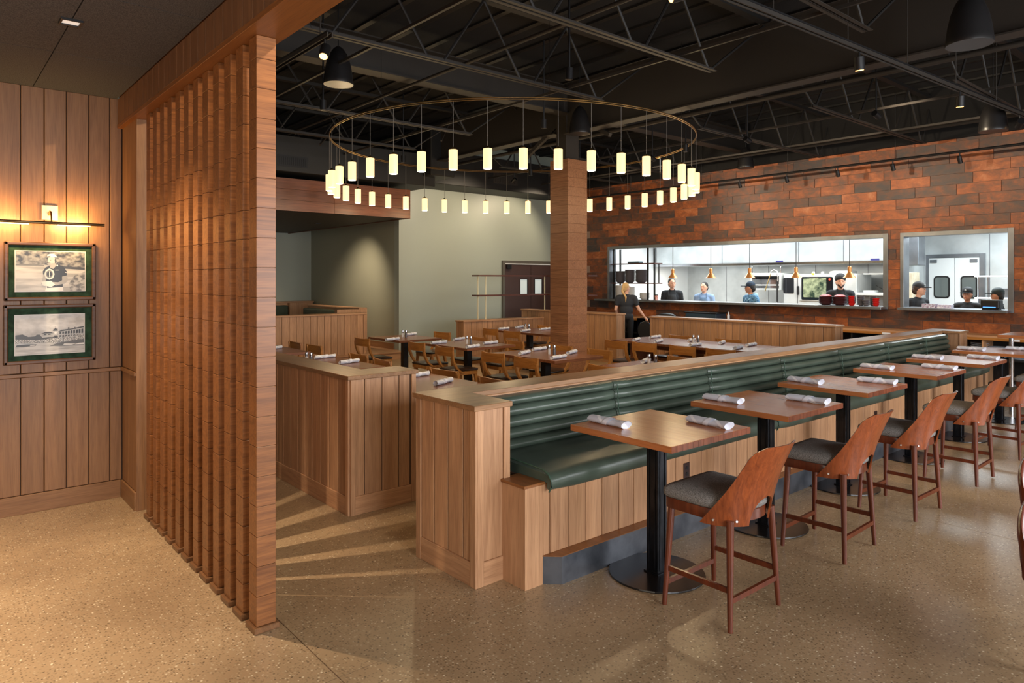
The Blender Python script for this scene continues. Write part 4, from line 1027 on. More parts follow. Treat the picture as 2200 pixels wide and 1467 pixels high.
P_([(.38, .14), (.36, .24), (.50, .26), (.56, .16), (.50, .10)], GR[242], 'trophy_base')
P_([(.56, .525), (.62, .53), (.62, .54), (.56, .54)], GR[225]); P_([(.70, .47), (.725, .46), (.725, .48), (.70, .49)], GR[225]); P_(circ(.59, .65, .012, .022, 10), GR[242])
t, P_ = picture('lower framed black and white photograph of a golf clubhouse with crowd and clock tower', .473, 1.079, 1.148, 1.605, .547, .998, 1.222, 1.523)
P_([(0, 0), (1, 0), (1, 1), (0, 1)], noise_print('grey_cloud_print', lin(168, 168, 166), lin(236, 236, 234), (4, 7, 12), .16))
P_([(0, .50), (.10, .52), (.18, .45), (.28, .46), (.30, .50), (.34, .50), (.38, .42), (1, .46), (1, .30), (0, .28)], GR[70], 'far_roofs')
P_([(.38, .44), (.38, .52), (.42, .55), (.50, .55), (.53, .52), (.53, .42)], GR[175]); P_([(.36, .52), (.43, .56), (.49, .56), (.55, .52)], GR[45]); P_([(.40, .48), (.44, .48), (.44, .51), (.40, .51)], GR[45]); P_([(.46, .48), (.50, .48), (.50, .51), (.46, .51)], GR[45])
P_([(.545, .40), (.545, .58), (.60, .58), (.60, .40)], GR[200], 'clock_tower'); P_([(.53, .58), (.57, .66), (.575, .66), (.61, .58)], GR[45]); P_([(.568, .64), (.576, .64), (.573, .72)], GR[45]); P_([(.54, .61), (.605, .61), (.605, .63), (.54, .63)], GR[70]); P_(circ(.572, .53, .018, .03, 12), GR[242]); P_([(.55, .40), (.595, .40), (.595, .46), (.55, .46)], GR[45])
P_([(.61, .36), (.61, .56), (1, .66), (1, .36)], GR[200], 'clubhouse'); P_([(.60, .54), (.66, .60), (.80, .62), (1, .68), (1, .645), (.61, .545)], GR[70], 'clubhouse_roof')
for x in (.755, .85): P_([(x, .60), (x, .66), (x + .022, .66), (x + .022, .60)], GR[95])
for i in range(9):
    x = .63 + i * .041; P_([(x, .49), (x + .028, .50), (x + .028, .545 + i * .008), (x, .54 + i * .008)], GR[45]); P_([(x, .41), (x + .028, .42), (x + .028, .465), (x, .46)], GR[70])
P_([(0, .28), (0, .40), (.3, .36), (.6, .40), (1, .48), (1, .34), (.6, .27), (.3, .30)], noise_print('crowd_print', lin(30, 30, 30), lin(235, 235, 232), (60, 190, 190), .06), 'crowd')
P_([(0, 0), (1, 0), (1, .22), (.6, .24), (.5, .30), (.3, .28), (0, .22)], noise_print('fairway_print', lin(168, 168, 166), lin(214, 214, 212), (4, 5, 40)))
P_([(0, .20), (.02, .25), (.15, .26), (.30, .25), (.28, .21), (.12, .20)], GR[70]); P_([(.20, .215), (.28, .22), (.27, .24), (.21, .235)], GR[225])
P_([(.48, .19), (.60, .26), (.80, .30), (1, .34), (1, .17), (.7, .18)], GR[95]); P_([(.68, .20), (.80, .19), (.88, .22), (.70, .24)], GR[225]); P_([(.85, .20), (1, .19), (1, .24), (.92, .235)], GR[242])
# picture light
t = thing('picture_light', 'slim bronze picture light bar glowing above the framed photographs', 'lamp', (-6.49, .76, 2.2))
MB().box(-6.503, -6.485, .714, .821, 2.262, 2.378, .002).build('wall_plate', plain('cream_plate', lin(196, 184, 158), .4, .4), t)
MB().tube([(-6.49, .762, 2.30), (-6.44, .762, 2.33), (-6.385, .762, 2.32), (-6.352, .762, 2.27), (-6.35, .762, 2.235)], .006, 8).build('arm', brass, t, smooth=True)
bt = MB().rod((-6.35, .10, 2.232), (-6.35, 1.117, 2.232), .011, n=12).build('bar', plain('bronze', lin(120, 96, 64), .35, .8), t, smooth=True)
for a, b_ in ((.20, .62), (.80, 1.02)):
    MB().box(-6.362, -6.35, a, b_, 2.214, 2.224).build('led_strip', led_g, t)
    la = area('picture_led', (-6.375, (a + b_) / 2, 2.222), (-6.51, (a + b_) / 2, 2.0), b_ - a, .02, 3.2, (1.0, .60, .22)); v = la.location - t.location; la.parent = t; la.location = v
    la = area('picture_led_up', (-6.375, (a + b_) / 2, 2.25), (-6.51, (a + b_) / 2, 2.42), b_ - a, .02, 3.0, (1.0, .60, .22)); v = la.location - t.location; la.parent = t; la.location = v
# recessed downlight whose beam falls through the screen
def downlight(x, y, label, power, rot=0, zc=3.29, tg=None):
    t = thing('recessed_downlight', label, 'downlight', (x, y, zc - .01))
    za = zc - .012; m = MB(); m.box(x - .055, x + .055, y - .055, y - .043, za, zc).box(x - .055, x + .055, y + .043, y + .055, za, zc).box(x - .055, x - .043, y - .043, y + .043, za, zc).box(x + .043, x + .055, y - .043, y + .043, za, zc)
    m.build('trim', black_m, t)
    MB().box(x - .043, x + .043, y - .043, y + .043, zc - .004, zc - .001).build('lens', dl_g, t)
    s_ = spot('downlight_beam', (x, y, zc - .03), tg or (x - .02, y + .02, 0), power, (1.0, .79, .58), 86, 1.0, .014); v = s_.location - t.location; s_.parent = t; s_.location = v
downlight(-4.72, .66, 'square recessed downlight in the charcoal entry ceiling', 430)
downlight(-2.4, -1.2, 'added square downlight behind the camera, unseen, brightening the entry floor', 620)  # unseen lamp added to brighten the entry floor
downlight(-15.0, 6.9, 'square recessed downlight over the booths beside the recess wall', 190, zc=3.08, tg=(-15.6, 8.4, 1.3))
downlight(-17.2, 5.2, 'square recessed downlight over the booths beside the far wall', 190, zc=3.08, tg=(-18.7, 5.6, 1.4))
downlight(-5.2, -1.6, 'added square downlight at the left, unseen, brightening the entry floor', 620)  # second unseen lamp added for a brighter entry floor

# ================================================================ DISPLAY SHELF ON THE LOW WALL
t = thing('display_shelf', 'open two-tier walnut shelf on brass posts standing on the low wall cap', 'shelf', (-12.3, 10.5, HZ))
for z in (1.440, 1.882):
    MB().prism([(-12.42, 9.36), (-12.12, 9.33), (-12.12, 11.36), (-10.75, 11.36), (-10.75, 11.64), (-12.42, 11.64)], z - .016, z + .016, 'z', .003).build('shelf_board', wood('shelf_walnut', lin(70, 36, 28), lin(110, 60, 46), 'y', rough=.35), t)
for x, y, zb in ((-12.38, 9.50, .90), (-12.30, 9.66, .90), (-12.34, 11.50, HZ), (-10.95, 11.50, HZ)):
    MB().rod((x, y, zb), (x, y, 1.87), .013, n=10).build('post', pale_brass, t, smooth=True)

# booths in the recess
t = thing('booth_bench', 'oak booth bench with olive cushion behind the nearest booth wall', 'booth', (-15, 7.6, .17))
MB().box(-17.0, -14.25, 7.55, 7.72, .17, 1.13).build('backrest', oak_x, t); MB().box(-17.0, -14.22, 7.53, 7.74, 1.13, 1.16, .003).build('cap', oak_x, t)
MB().box(-14.35, -14.22, 7.0, 7.74, .17, 1.13, .003).build('end_panel', oak_z, t)
MB().box(-17.0, -14.36, 7.42, 7.55, .60, 1.08, .04, 3).build('back_cushion', booth_l, t, smooth=True); MB().box(-17.0, -14.36, 6.98, 7.44, .48, .62, .03, 3).build('seat_cushion', booth_l, t, smooth=True)
t = thing('booth_bench', 'oak booth bench with green cushion against the far left wall', 'booth', (-18.3, 6.5, .17))
MB().box(-18.66, -18.45, 2.0, 8.35, .17, 1.16).build('backrest', oak_y, t); MB().box(-18.7, -18.42, 2.0, 8.37, 1.16, 1.20, .003).build('cap', oak_y, t)
MB().box(-18.46, -18.32, 2.0, 7.6, .60, 1.10, .04, 3).build('back_cushion', leather, t, smooth=True); MB().box(-18.4, -17.9, 2.0, 8.0, .50, .64, .03, 3).build('seat_cushion', leather, t, smooth=True)
MB().box(-18.46, -18.3, 7.62, 8.0, .17, 1.16, .003).build('end_panel', oak_z, t)
t = thing('booth_table', 'walnut booth table on the raised platform behind the booth wall', 'table', (-15.4, 6.3, .17))
MB().box(-16.2, -14.5, 5.8, 6.7, .89, .93, .003).build('tabletop', walnut_y, t); MB().box(-15.4, -15.3, 6.2, 6.3, .17, .89).build('post', black_m, t)
put_napkin(-15.7, 6.2, .93, .3, 'white napkin roll on the booth table', 'napkin rolls on the dining tables')
# ================================================================ PASS-THROUGH SHELVES AND DISHES
t = thing('pass_shelf', 'black steel shelf unit with wood shelves in the left end of the long pass-through', 'shelf', (-11.4, 13.75, 1.295))
for x in (-12.04, -10.93):
    for y in (13.66, 13.92): MB().box(x - .018, x + .018, y - .018, y + .018, 1.295, 2.57).build('post', black_m, t)
MB().box(-10.72, -10.70, 13.8, 13.82, 1.70, 2.19).build('post', black_m, t)
for z in (1.70, 2.19): MB().box(-12.12, -10.70, 13.64, 13.94, z - .012, z + .012, .002).build('shelf_board', wood('pass_shelf_wood', lin(70, 40, 34), lin(104, 60, 50), 'x'), t)
def dish(kind, r, h, mat):
    t = thing(kind, 'x', 'bowl' if kind == 'bowl' else 'plate')
    MB().lathe(0, 0, [(r * .55, 0), (r * .62, h * .1), (r * .92, h * .6), (r, h), (r * .985, h), (r * .88, h * .62), (r * .5, h * .22), (0, h * .2)], 24).build('dish_body', mat, t, smooth=50)
    return t
ORD = ['bottom', 'second', 'third', 'fourth', 'fifth', 'sixth', 'seventh', 'eighth', 'ninth', 'tenth']
def stack(kind, r, h, mat, x, y, z, n, step_, label, group):
    p = dish(kind, r, h, mat)
    for i in range(n):
        lb = ('topmost' if i == n - 1 else ORD[i] if i == 0 else ORD[i] + ' from bottom') + ' ' + label
        if i == 0: p.location = (x, y, z); p['label'] = lb; p['group'] = group
        else: dup(p, (x + random.uniform(-.004, .004), y, z + i * step_), random.random() * 6, lb, group)
for x, n, nm in ((-11.93, 8, 'left'), (-11.62, 9, 'middle'), (-11.25, 9, 'right')):
    stack('bowl', .135 if nm != 'right' else .155, .06, dark_ceramic, x, 13.80, 1.713, n, .034, 'charcoal bowl, %s dark stack on the pass shelf' % nm, 'charcoal bowls, %s stack' % nm)
for x, n, nm in ((-11.93, 9, 'left'), (-11.60, 8, 'middle'), (-11.13, 4, 'right, short')):
    stack('plate', .13, .06, white_ceramic, x, 13.78, 1.296, n, .036, 'white bowl, %s pale stack on the pass counter' % nm, 'white bowl plates, %s stack' % nm)
t = tag(MB().box(-11.62, -11.25, 13.70, 13.88, 2.203, 2.25, .015, 2).build('folded_cloth', plain('grey_blue_cloth', lin(74, 92, 104), .8)), 'folded grey-blue cloth pile on the top pass shelf', 'cloth')
t = thing('coffee_cup', 'paper coffee cup with dark lid on the pass counter', 'cup', (-10.62, 13.6, 1.295))
MB().lathe(-10.62, 13.6, [(.032, 1.295), (.043, 1.41)], 16).build('cup_body', mottled('printed_paper', lin(230, 200, 190), lin(190, 70, 60), .6, 60), t, smooth=True); MB().lathe(-10.62, 13.6, [(.045, 1.41), (.045, 1.42), (.036, 1.432), (0, 1.432)], 16).build('lid', black_m, t)
# heat lamps
for i, (x, nm) in enumerate(((-10.30, 'first from the left'), (-9.24, 'second from the left'), (-8.26, 'third from the left, above the blue cap'), (-7.20, 'fourth from the left'), (-6.11, 'last, above the stacked red bowls'))):
    t = thing('heat_lamp', 'copper cone heat lamp over the pass, ' + nm, 'lamp', (x, 13.82, 1.83), 'copper heat lamps')
    MB().rod((x, 13.82, 2.05), (x, 13.82, 2.575), .007, n=6).build('cord', black_m, t)
    MB().lathe(x, 13.82, [(.038, 2.04), (.035, 1.945), (.03, 1.94)][::-1] + [(.02, 2.055)], 16).build('socket', copper, t, smooth=40)
    MB().lathe(x, 13.82, [(.125, 1.83), (.095, 1.86), (.05, 1.925), (.034, 1.945)], 24).build('shade', copper, t, smooth=True)
    MB().lathe(x, 13.82, [(.0, 1.838), (.11, 1.838), (.11, 1.842)], 20).build('lit_bulb', plain('heat_lamp_glow_%d' % i, lin(255, 230, 190), .4, emit=(1, .8, .5, 1), es=3), t)
# red and black bowls at the right end
for x, nm in ((-6.52, 'left'), (-6.24, 'right')):
    stack('bowl', .135, .055, plain('maroon_glaze_' + nm, lin(66, 32, 34), .35), x, 13.70, 1.296, 5, .027, 'maroon bowl, %s large stack on the pass' % nm, 'maroon bowls, %s stack' % nm)
    tag(MB().lathe(x, 13.70, [(.10, 1.462), (.11, 1.477), (.05, 1.502), (0, 1.507)], 20).build('red_bowl', red_p, smooth=True), 'bright red upturned bowl on top of the %s maroon stack' % nm, 'bowl')
for j, (x, y, m_, n, nm) in enumerate(((-6.0, 13.66, red_p, 5, 'red'), (-5.86, 13.75, dark_ceramic, 5, 'tall charcoal'), (-5.73, 13.66, dark_ceramic, 3, 'short charcoal'), (-5.66, 13.80, dark_ceramic, 5, 'rear charcoal'), (-5.55, 13.66, red_p, 4, 'small red'))):
    stack('bowl', .062, .045, m_, x, y, 1.296, n, .035, 'small bowl, %s stack at the long pass right end' % nm, 'small bowls, %s stack' % nm)
# boxes and printer in the small pass
t = tag(MB().box(-4.72, -4.50, 13.52, 13.66, 1.296, 1.37, .002).build('carton', mottled('printed_carton', lin(210, 220, 235), lin(120, 70, 110), .6, 40)), 'white and pink glove carton on the small pass, left one', 'box')
t = tag(MB().box(-4.48, -4.26, 13.52, 13.66, 1.296, 1.36, .002).build('carton', mottled('printed_carton_white', lin(224, 228, 235), lin(160, 150, 190), .6, 30)), 'white carton on the small pass, right one', 'box')
t = thing('ticket_printer', 'black ticket printer on the right end of the small pass', 'printer', (-3.66, 13.6, 1.295))
MB().box(-3.82, -3.55, 13.5, 13.72, 1.31, 1.46, .02, 2).build('printer_body', black_m, t); MB().box(-3.78, -3.6, 13.493, 13.5, 1.33, 1.345).build('status_strip', plain('blue_led', lin(40, 90, 200), .4, emit=(.1, .35, 1, 1), es=1.5), t)
MB().box(-3.80, -3.57, 13.52, 13.7, 1.296, 1.31).build('foot', black_m, t)

# ================================================================ KITCHEN EQUIPMENT
t = thing('exhaust_hood', 'long bright stainless exhaust hood over the cooking line', 'hood', (-9, 16.6, 2.15))
MB().prism([(15.75, 2.22), (15.75, 2.95), (17.5, 2.95), (17.5, 2.16), (15.80, 2.16)], -12.3, -6.15, 'x', .01).build('hood_body', stainless, t)
MB().box(-12.3, -6.15, 15.74, 15.76, 2.15, 2.20).build('hood_lip', chrome, t)
for x in (-10.2, -8.15, -7.1): MB().box(x, x + .012, 15.742, 15.75, 2.2, 2.95).build('hood_seam', stainless2, t)
for x, nm in ((-8.62, 'a'), (-6.42, 'b')): MB().box(x - .09, x + .09, 15.738, 15.745, 2.21, 2.25).build('hood_badge', plain('navy_badge_' + nm, lin(50, 50, 120), .4), t)
t = thing('combi_oven', 'stainless combi oven with large dark glass door', 'oven', (-7.9, 16.6, .9))
MB().box(-8.82, -7.05, 16.31, 17.1, .9, 1.93, .01).build('oven_body', stainless, t)
dr2 = MB().box(-8.40, -7.32, 16.28, 16.31, 1.28, 1.90, .008).build('oven_door', stainless, t)
MB().prism(rr(-8.34, -7.58, 1.31, 1.86, .03), 16.268, 16.28, 'y').build('dark_glass', plain('oven_glass', lin(24, 30, 34), .06, .1), dr2)
MB().prism(rr(-8.29, -7.73, 1.37, 1.83, .02), 16.262, 16.268, 'y').build('lit_interior', mottled('oven_interior_seen_through_glass', lin(46, 60, 50), lin(150, 160, 130), .15, 9), dr2)
MB().box(-7.70, -7.60, 16.262, 16.268, 1.40, 1.84).build('control_panel', plain('control_black', lin(16, 14, 16), .2), dr2)
MB().prism(circ(-7.65, 1.80, .025, .025, 14), 16.258, 16.262, 'y').build('red_dial', plain('red_ring', lin(220, 40, 30), .4, emit=(1, .1, .05, 1), es=1), dr2)
MB().box(-8.44, -8.40, 16.22, 16.28, 1.42, 1.64, .012, 2).build('door_handle', black_m, t)
MB().prism(rr(-8.82, -8.55, 1.46, 1.84, .03), 16.296, 16.312, 'y').build('side_window', plain('oven_glass_small', lin(40, 42, 46), .08, .2), t)
MB().box(-8.47, -8.455, 16.30, 16.312, .95, 1.92).build('door_gap', black_m, t)
MB().box(-8.10, -8.04, 16.29, 16.312, 1.87, 1.95).build('yellow_tag', plain('yellow_tag', lin(240, 220, 20), .6), t)
for x, nm in ((-8.15, 'left'), (-7.93, 'middle'), (-7.72, 'right')): tag(MB().lathe(x, 16.5, [(.035, 1.93), (.035, 1.97), (.02, 1.99), (0, 1.99)], 10).build('ladle_cup', white_ceramic), 'small white cup on top of the oven, %s one' % nm, 'cup')
tag(MB().box(-7.66, -7.25, 16.4, 16.8, 1.93, 2.0, .01).build('hotel_pan', stainless), 'shallow steel pan on the right of the oven top', 'pan')
t = thing('salamander_broiler', 'open stainless salamander broiler hung behind the man in the blue cap', 'broiler', (-9.2, 16.4, 1.5))
for bx, mt in (((-9.70, -8.87, 16.25, 16.9, 1.88, 1.96), stainless), ((-9.70, -8.87, 16.25, 16.9, 1.53, 1.57), stainless), ((-9.70, -9.65, 16.25, 16.9, 1.57, 1.88), stainless), ((-8.91, -8.87, 16.25, 16.9, 1.57, 1.88), stainless), ((-9.65, -8.91, 16.26, 16.28, 1.80, 1.88), steel_dark), ((-9.65, -8.91, 16.7, 16.85, 1.57, 1.80), chrome), ((-9.65, -8.91, 16.27, 16.6, 1.64, 1.67), stainless)):
    MB().box(*bx, .004).build('broiler_panel', mt, t)
for x in (-9.67, -8.89): MB().rod((x, 16.3, 1.96), (x, 16.3, 2.16), .012, n=8).build('hanger', chrome, t)
t = thing('prep_counter', 'stainless prep counter along the kitchen back wall', 'counter', (-9.8, 16.8, .9))
MB().box(-12.3, -8.9, 16.3, 17.4, .86, .9, .004).build('worktop', stainless, t); MB().box(-12.2, -8.95, 16.4, 17.3, .1, .86).build('cabinet_body', stainless2, t)
t = thing('range_counter', 'stainless range counter right of the oven with shelf above', 'counter', (-6.55, 16.8, .9))
MB().box(-7.03, -6.15, 16.2, 17.3, 1.44, 1.50, .004).build('worktop', stainless, t); MB().box(-7.0, -6.16, 16.3, 17.2, .1, 1.44).build('body', stainless2, t)
MB().box(-7.03, -6.15, 16.6, 17.4, 1.91, 1.94).build('over_shelf', stainless, t)
t = thing('frying_pan', 'steel pan with black handle on the range counter', 'pan', (-6.4, 16.5, 1.5))
MB().lathe(-6.42, 16.5, [(.10, 1.50), (.14, 1.55), (.13, 1.55), (.09, 1.51), (0, 1.51)], 18).build('pan_body', steel_dark, t); MB().bar((-6.5, 16.5, 1.55), (-6.68, 16.45, 1.66), .03, .012).build('handle', black_m, t)
tag(MB().lathe(-6.82, 16.5, [(.15, 1.50), (.16, 1.54), (.14, 1.55), (0, 1.55)], 20).build('round_tray', stainless), 'round steel tray on the range counter', 'tray')
t = thing('hose_stand', 'vertical steel pipe with dark spring hose beside the oven', 'faucet', (-8.9, 16.2, 1.3))
MB().tube([(-8.86, 16.1, 1.2), (-8.86, 16.1, 1.85), (-8.88, 16.1, 2.0), (-8.96, 16.1, 2.04), (-9.03, 16.1, 2.0), (-9.05, 16.1, 1.9)], .012, 8).build('pipe', chrome, t, smooth=True)
MB().rod((-8.86, 16.08, 1.25), (-8.86, 16.08, 1.75), .02, n=8).build('spring_hose', black_m, t); MB().rod((-9.04, 16.1, 1.95), (-9.2, 16.1, 1.5), .012, n=8).build('brace', brass, t)
t = thing('wire_shelving', 'two-tier white shelf unit at the right of the swing doors', 'shelf', (-4.3, 16.6, 1.2))
for z in (1.42, 1.86): MB().box(-4.72, -3.2, 16.3, 16.7, z - .015, z + .015, .004).build('shelf_board', whitep, t)
for x in (-4.66, -4.5, -3.3): MB().rod((x, 16.4, 0), (x, 16.4, 1.86), .015, n=8).build('post', chrome, t)
tag(MB().box(-4.25, -3.9, 16.35, 16.6, 1.436, 1.62, .01).build('steel_container', stainless2), 'grey container on the lower white kitchen shelf', 'container')
t = thing('water_heater_box', 'grey wall unit at the upper left of the small pass opening', 'equipment', (-5.6, 16.6, 1.9))
MB().box(-5.99, -5.72, 16.2, 16.6, 2.1, 2.75, .01).build('housing', stainless2, t); MB().box(-5.99, -5.80, 16.1, 16.5, 1.2, 1.95, .01).build('pipe_cover', mottled('tan_cover', lin(190, 176, 150), lin(210, 200, 178), .5), t)

# ================================================================ SERVICE COUNTER UNDER THE TILED WALL
t = thing('service_counter', 'low open-front service counter with wood edge under the tiled wall', 'counter', (-6, 13.3, 0))
MB().box(-12.0, -1.6, 13.06, 13.588, .86, .895, .003).build('countertop', oak_x, t)
MB().box(-12.0, -1.6, 13.05, 13.065, .82, .862, .002).build('wood_edge', chairb, t)
MB().box(-12.0, -1.6, 13.56, 13.585, .1, .86).build('back_panel', black_m, t)
MB().box(-12.0, -1.6, 13.10, 13.56, .50, .525).build('shelf_board', black_m, t)
MB().box(-12.0, -1.6, 13.10, 13.56, .08, .12).build('bottom_board', black_m, t)
for x in [-12.0 + i * 1.04 for i in range(11)]: MB().box(x, x + .03, 13.08, 13.56, 0, .86).build('divider', oak_z if -4.6 < x < -1 else black_m, t)
for x in (-5.20, -3.30): MB().box(x, x + .14, 13.046, 13.05, .825, .857).build('price_label', plain('label_card', lin(220, 224, 232), .7), t)
for x, n, nm in ((-3.76, 9, 'left'), (-3.50, 7, 'middle'), (-3.24, 6, 'right')): stack('plate', .135, .028, plain('pale_blue_plate_' + nm, lin(190, 200, 214), .3), x, 13.28, .526, n, .026, 'pale plate, %s stack on the service counter shelf' % nm, 'pale plates, %s stack' % nm)
for x, n, nm in ((-5.72, 5, 'left'), (-5.42, 5, 'right')): stack('bowl', .12, .05, plain('black_bowl_' + nm, lin(30, 32, 38), .3), x, 13.28, .526, n, .04, 'dark bowl, %s stack below the service counter' % nm, 'dark bowls, %s stack' % nm)
# dish rack with blue glasses, trays and dark tub near the server
t = thing('dish_rack', 'black rack of upright blue-tinted glassware behind the server', 'rack', (-9.8, 12.9, 0))
for z in (.10, .56, .88): MB().box(-10.5, -9.15, 12.72, 13.04, z, z + .02).build('rack_shelf', steel_dark, t)
for x in (-10.5, -9.17): MB().box(x, x + .02, 12.72, 13.04, 0, .90).build('rack_side', steel_dark, t)
m_bg = plain('blue_grey_glass', lin(110, 160, 215), .12)
g0 = None
NUM = 'one two three four five six seven eight nine ten eleven twelve thirteen fourteen fifteen sixteen seventeen eighteen nineteen twenty twenty-one twenty-two twenty-three twenty-four twenty-five twenty-six'.split()
for i in range(26):
    x = -10.44 + i * .048
    if g0 is None:
        g0 = thing('drinking_glass', 'blue-tinted drinking glass at the left end of the rack', 'glass', (x, 12.8, .582), 'glasses in the rack')
        MB().lathe(x, 12.8, [(.016, .582), (.022, .80), (.020, .80), (.013, .59), (0, .59)], 10).build('glass_wall', m_bg, g0, smooth=50)
    else: dup(g0, (x, 12.8, .582), 0, 'blue-tinted drinking glass in the rack, number %s from the left' % NUM[i])
t = thing('oval_tray', 'black oval tray leaning on the rack behind the server', 'tray', (-9.75, 12.86, .90))
MB().lathe(-9.75, 12.86, [(.24, .902), (.27, .92), (.27, .93), (.23, .912), (0, .912)], 28).build('tray_body', black_m, t); MB().ell((-9.75, 12.86, .97), (.24, .12, .07), 14).build('bus_tub_pile', black_m, t, smooth=True)
t = thing('bus_tub', 'dark blue-grey bus tub on the rack by the low wall', 'tub', (-9.1, 12.9, .78))
MB().box(-9.42, -8.62, 13.08, 13.48, .897, 1.07, .03, 2).build('tub_body', plain('blue_grey_tub', lin(44, 62, 78), .4), t); MB().box(-9.44, -8.6, 13.06, 13.50, 1.05, 1.075, .01).build('tub_rim', black_m, t)
tag(MB().lathe(-8.42, 13.25, [(.03, .896), (.03, 1.03), (.012, 1.06), (.012, 1.10), (0, 1.10)], 10).build('spray_bottle', plain('white_bottle', lin(210, 216, 230), .4), smooth=40), 'small white bottle beside the dark tub', 'bottle')

# standing table and steel legs at the far right
t = thing('standing_table', 'tall wood-topped table on polished steel legs at the far right', 'table', (-2.2, 11.5, 0))
MB().box(-2.92, -1.5, 11.02, 11.75, 1.02, 1.06, .003).build('tabletop', walnut_x, t)
for x, y in ((-2.78, 11.1), (-2.55, 11.55), (-1.7, 11.1)): MB().rod((x, y, 0), (x, y, 1.02), .03, n=14).build('leg', chrome, t, smooth=True)
MB().box(-2.8, -1.7, 11.1, 11.6, .35, .37).build('foot_shelf', steel_dark, t)

# ================================================================ PEOPLE
def skinmesh(name, shapes, mat, parent, voxel=.014, smooth_it=2):
    m = MB()
    for sh_ in shapes:
        if sh_[0] == 'c': m.caps(sh_[1], sh_[2], sh_[3], sh_[4], 12)
        else: m.ell(sh_[1], sh_[2], 16)
    me = bpy.data.meshes.new('tmp'); bmesh.ops.recalc_face_normals(m.bm, faces=m.bm.faces); m.bm.to_mesh(me); m.bm.free()
    o = bpy.data.objects.new('tmp', me); C.objects.link(o)
    r_ = o.modifiers.new('r', 'REMESH'); r_.mode = 'VOXEL'; r_.voxel_size = voxel; r_.use_smooth_shade = True
    s_ = o.modifiers.new('s', 'SMOOTH'); s_.iterations = smooth_it; s_.factor = .5
    dg = bpy.context.evaluated_depsgraph_get(); me2 = bpy.data.meshes.new_from_object(o.evaluated_get(dg)); bpy.data.objects.remove(o); bpy.data.meshes.remove(me)
    me2.name = name; me2.materials.clear(); me2.materials.append(mat)
    for p in me2.polygons: p.use_smooth = True
    q = bpy.data.objects.new(name, me2); C.objects.link(q)
    q.parent = parent; return q
def rot2(v, a): return (v[0] * math.cos(a) - v[1] * math.sin(a), v[0] * math.sin(a) + v[1] * math.cos(a), v[2])
def person(label, loc, face, k=1.0, skin_m=skin, shirt=None, trousers=None, hairc=(30, 24, 20), cap=None, beard=False, elbows=None, wrists=None, head_turn=0.0, head_dz=0.0, apron=None, ponytail=False, hood=False, sleeves=.55, vox=.014, short_hair=True, beanie=None, hs=1.12):
    """local frame: looks along -y, x to its left; k scales the height (1.0 = 1.75 m)"""
    t = thing('person', label, 'person', loc)
    E_ = elbows or ((-.235, .02, 1.13), (.235, .02, 1.13)); W_ = wrists or ((-.22, -.10, .90), (.22, -.10, .90))
    B = []; hc = (0, -.015, 1.635 + head_dz)
    def hp(p): q = rot2((p[0], p[1], 0), head_turn); return (hc[0] + q[0] * hs, hc[1] + q[1] * hs, hc[2] + p[2] * hs)
    B += [('e', hc, (.074 * hs, .088 * hs, .108 * hs)), ('e', hp((0, -.025, -.05)), (.056 * hs, .062 * hs, .062 * hs)), ('c', (0, .0, 1.42), (hc[0], hc[1] + .012, hc[2] - .06), .056, .050)]
    B += [('e', hp((0, -.098, -.018)), (.012, .018, .022)), ('e', hp((0, -.085, .022)), (.05, .014, .012)), ('e', hp((0, -.088, -.055)), (.024, .012, .012)), ('e', hp((0, -.078, -.088)), (.024, .018, .018))]
    for s_ in (-1, 1): B += [('e', hp((s_ * .075, .008, -.012)), (.012, .020, .030))]
    B += [('e', (0, 0, 1.30), (.165, .105, .16)), ('e', (0, .005, 1.12), (.140, .095, .15)), ('e', (0, .005, .96), (.155, .105, .12)), ('c', (-.14, .005, 1.40), (.14, .005, 1.40), .046, .046)]
    for i, s_ in enumerate((-1, 1)):
        sh = (s_ * .180, .005, 1.385); e = E_[i]; wv = W_[i]
        B += [('c', sh, e, .050, .038), ('c', e, wv, .037, .025)]
        d_ = (Vector(wv) - Vector(e)).normalized(); c = Vector(wv) + d_ * .045
        B += [('e', c, (.034, .034, .042))]
        sd = d_.cross(Vector((0, 0, 1))).normalized() if abs(d_.z) < .95 else Vector((0, -1, 0))
        for f in range(4):
            o_ = sd * (-.026 + .0175 * f); L_ = (.062, .075, .070, .055)[f]; p0 = c + d_ * .02 + o_; p1 = p0 + d_ * L_ * .6 + Vector((0, -.004, -.008)); p2 = p1 + d_ * L_ * .4 + Vector((0, -.012, -.014))
            B += [('c', p0, p1, .0095, .009), ('c', p1, p2, .009, .008)]
        B += [('c', c + sd * .03 - d_ * .02, c + sd * .055 + d_ * .03, .011, .0095)]
    for s_ in (-1, 1):
        B += [('c', (s_ * .085, .005, .92), (s_ * .095, .0, .50), .080, .052), ('c', (s_ * .095, .0, .50), (s_ * .10, .02, .09), .052, .034), ('c', (s_ * .10, .03, .045), (s_ * .105, -.12, .035), .036, .028)]
    sc = lambda L: [(q[0],) + tuple(tuple(c * k for c in v) if isinstance(v, (tuple, Vector)) else v * k for v in q[1:]) for q in L]
    skinmesh('body', sc(B), skin_m, t, vox * k)
    g = .014
    Sh = [('e', (0, 0, 1.30), (.165 + g, .105 + g, .16)), ('e', (0, .005, 1.12), (.145 + g, .10 + g, .16)), ('e', (0, .005, .98), (.155 + g, .105 + g, .09)), ('c', (-.15, .005, 1.405), (.15, .005, 1.405), .070, .070), ('e', (0, .01, 1.445), (.095, .08, .055))]
    for i, s_ in enumerate((-1, 1)):
        sh = Vector((s_ * .185, .005, 1.395)); e = Vector(E_[i])
        if sleeves < 1: Sh += [('c', sh, sh.lerp(e, sleeves), .072, .062)]
        else: Sh += [('c', sh, e, .064, .054), ('c', e, Vector(W_[i]), .052, .042)]
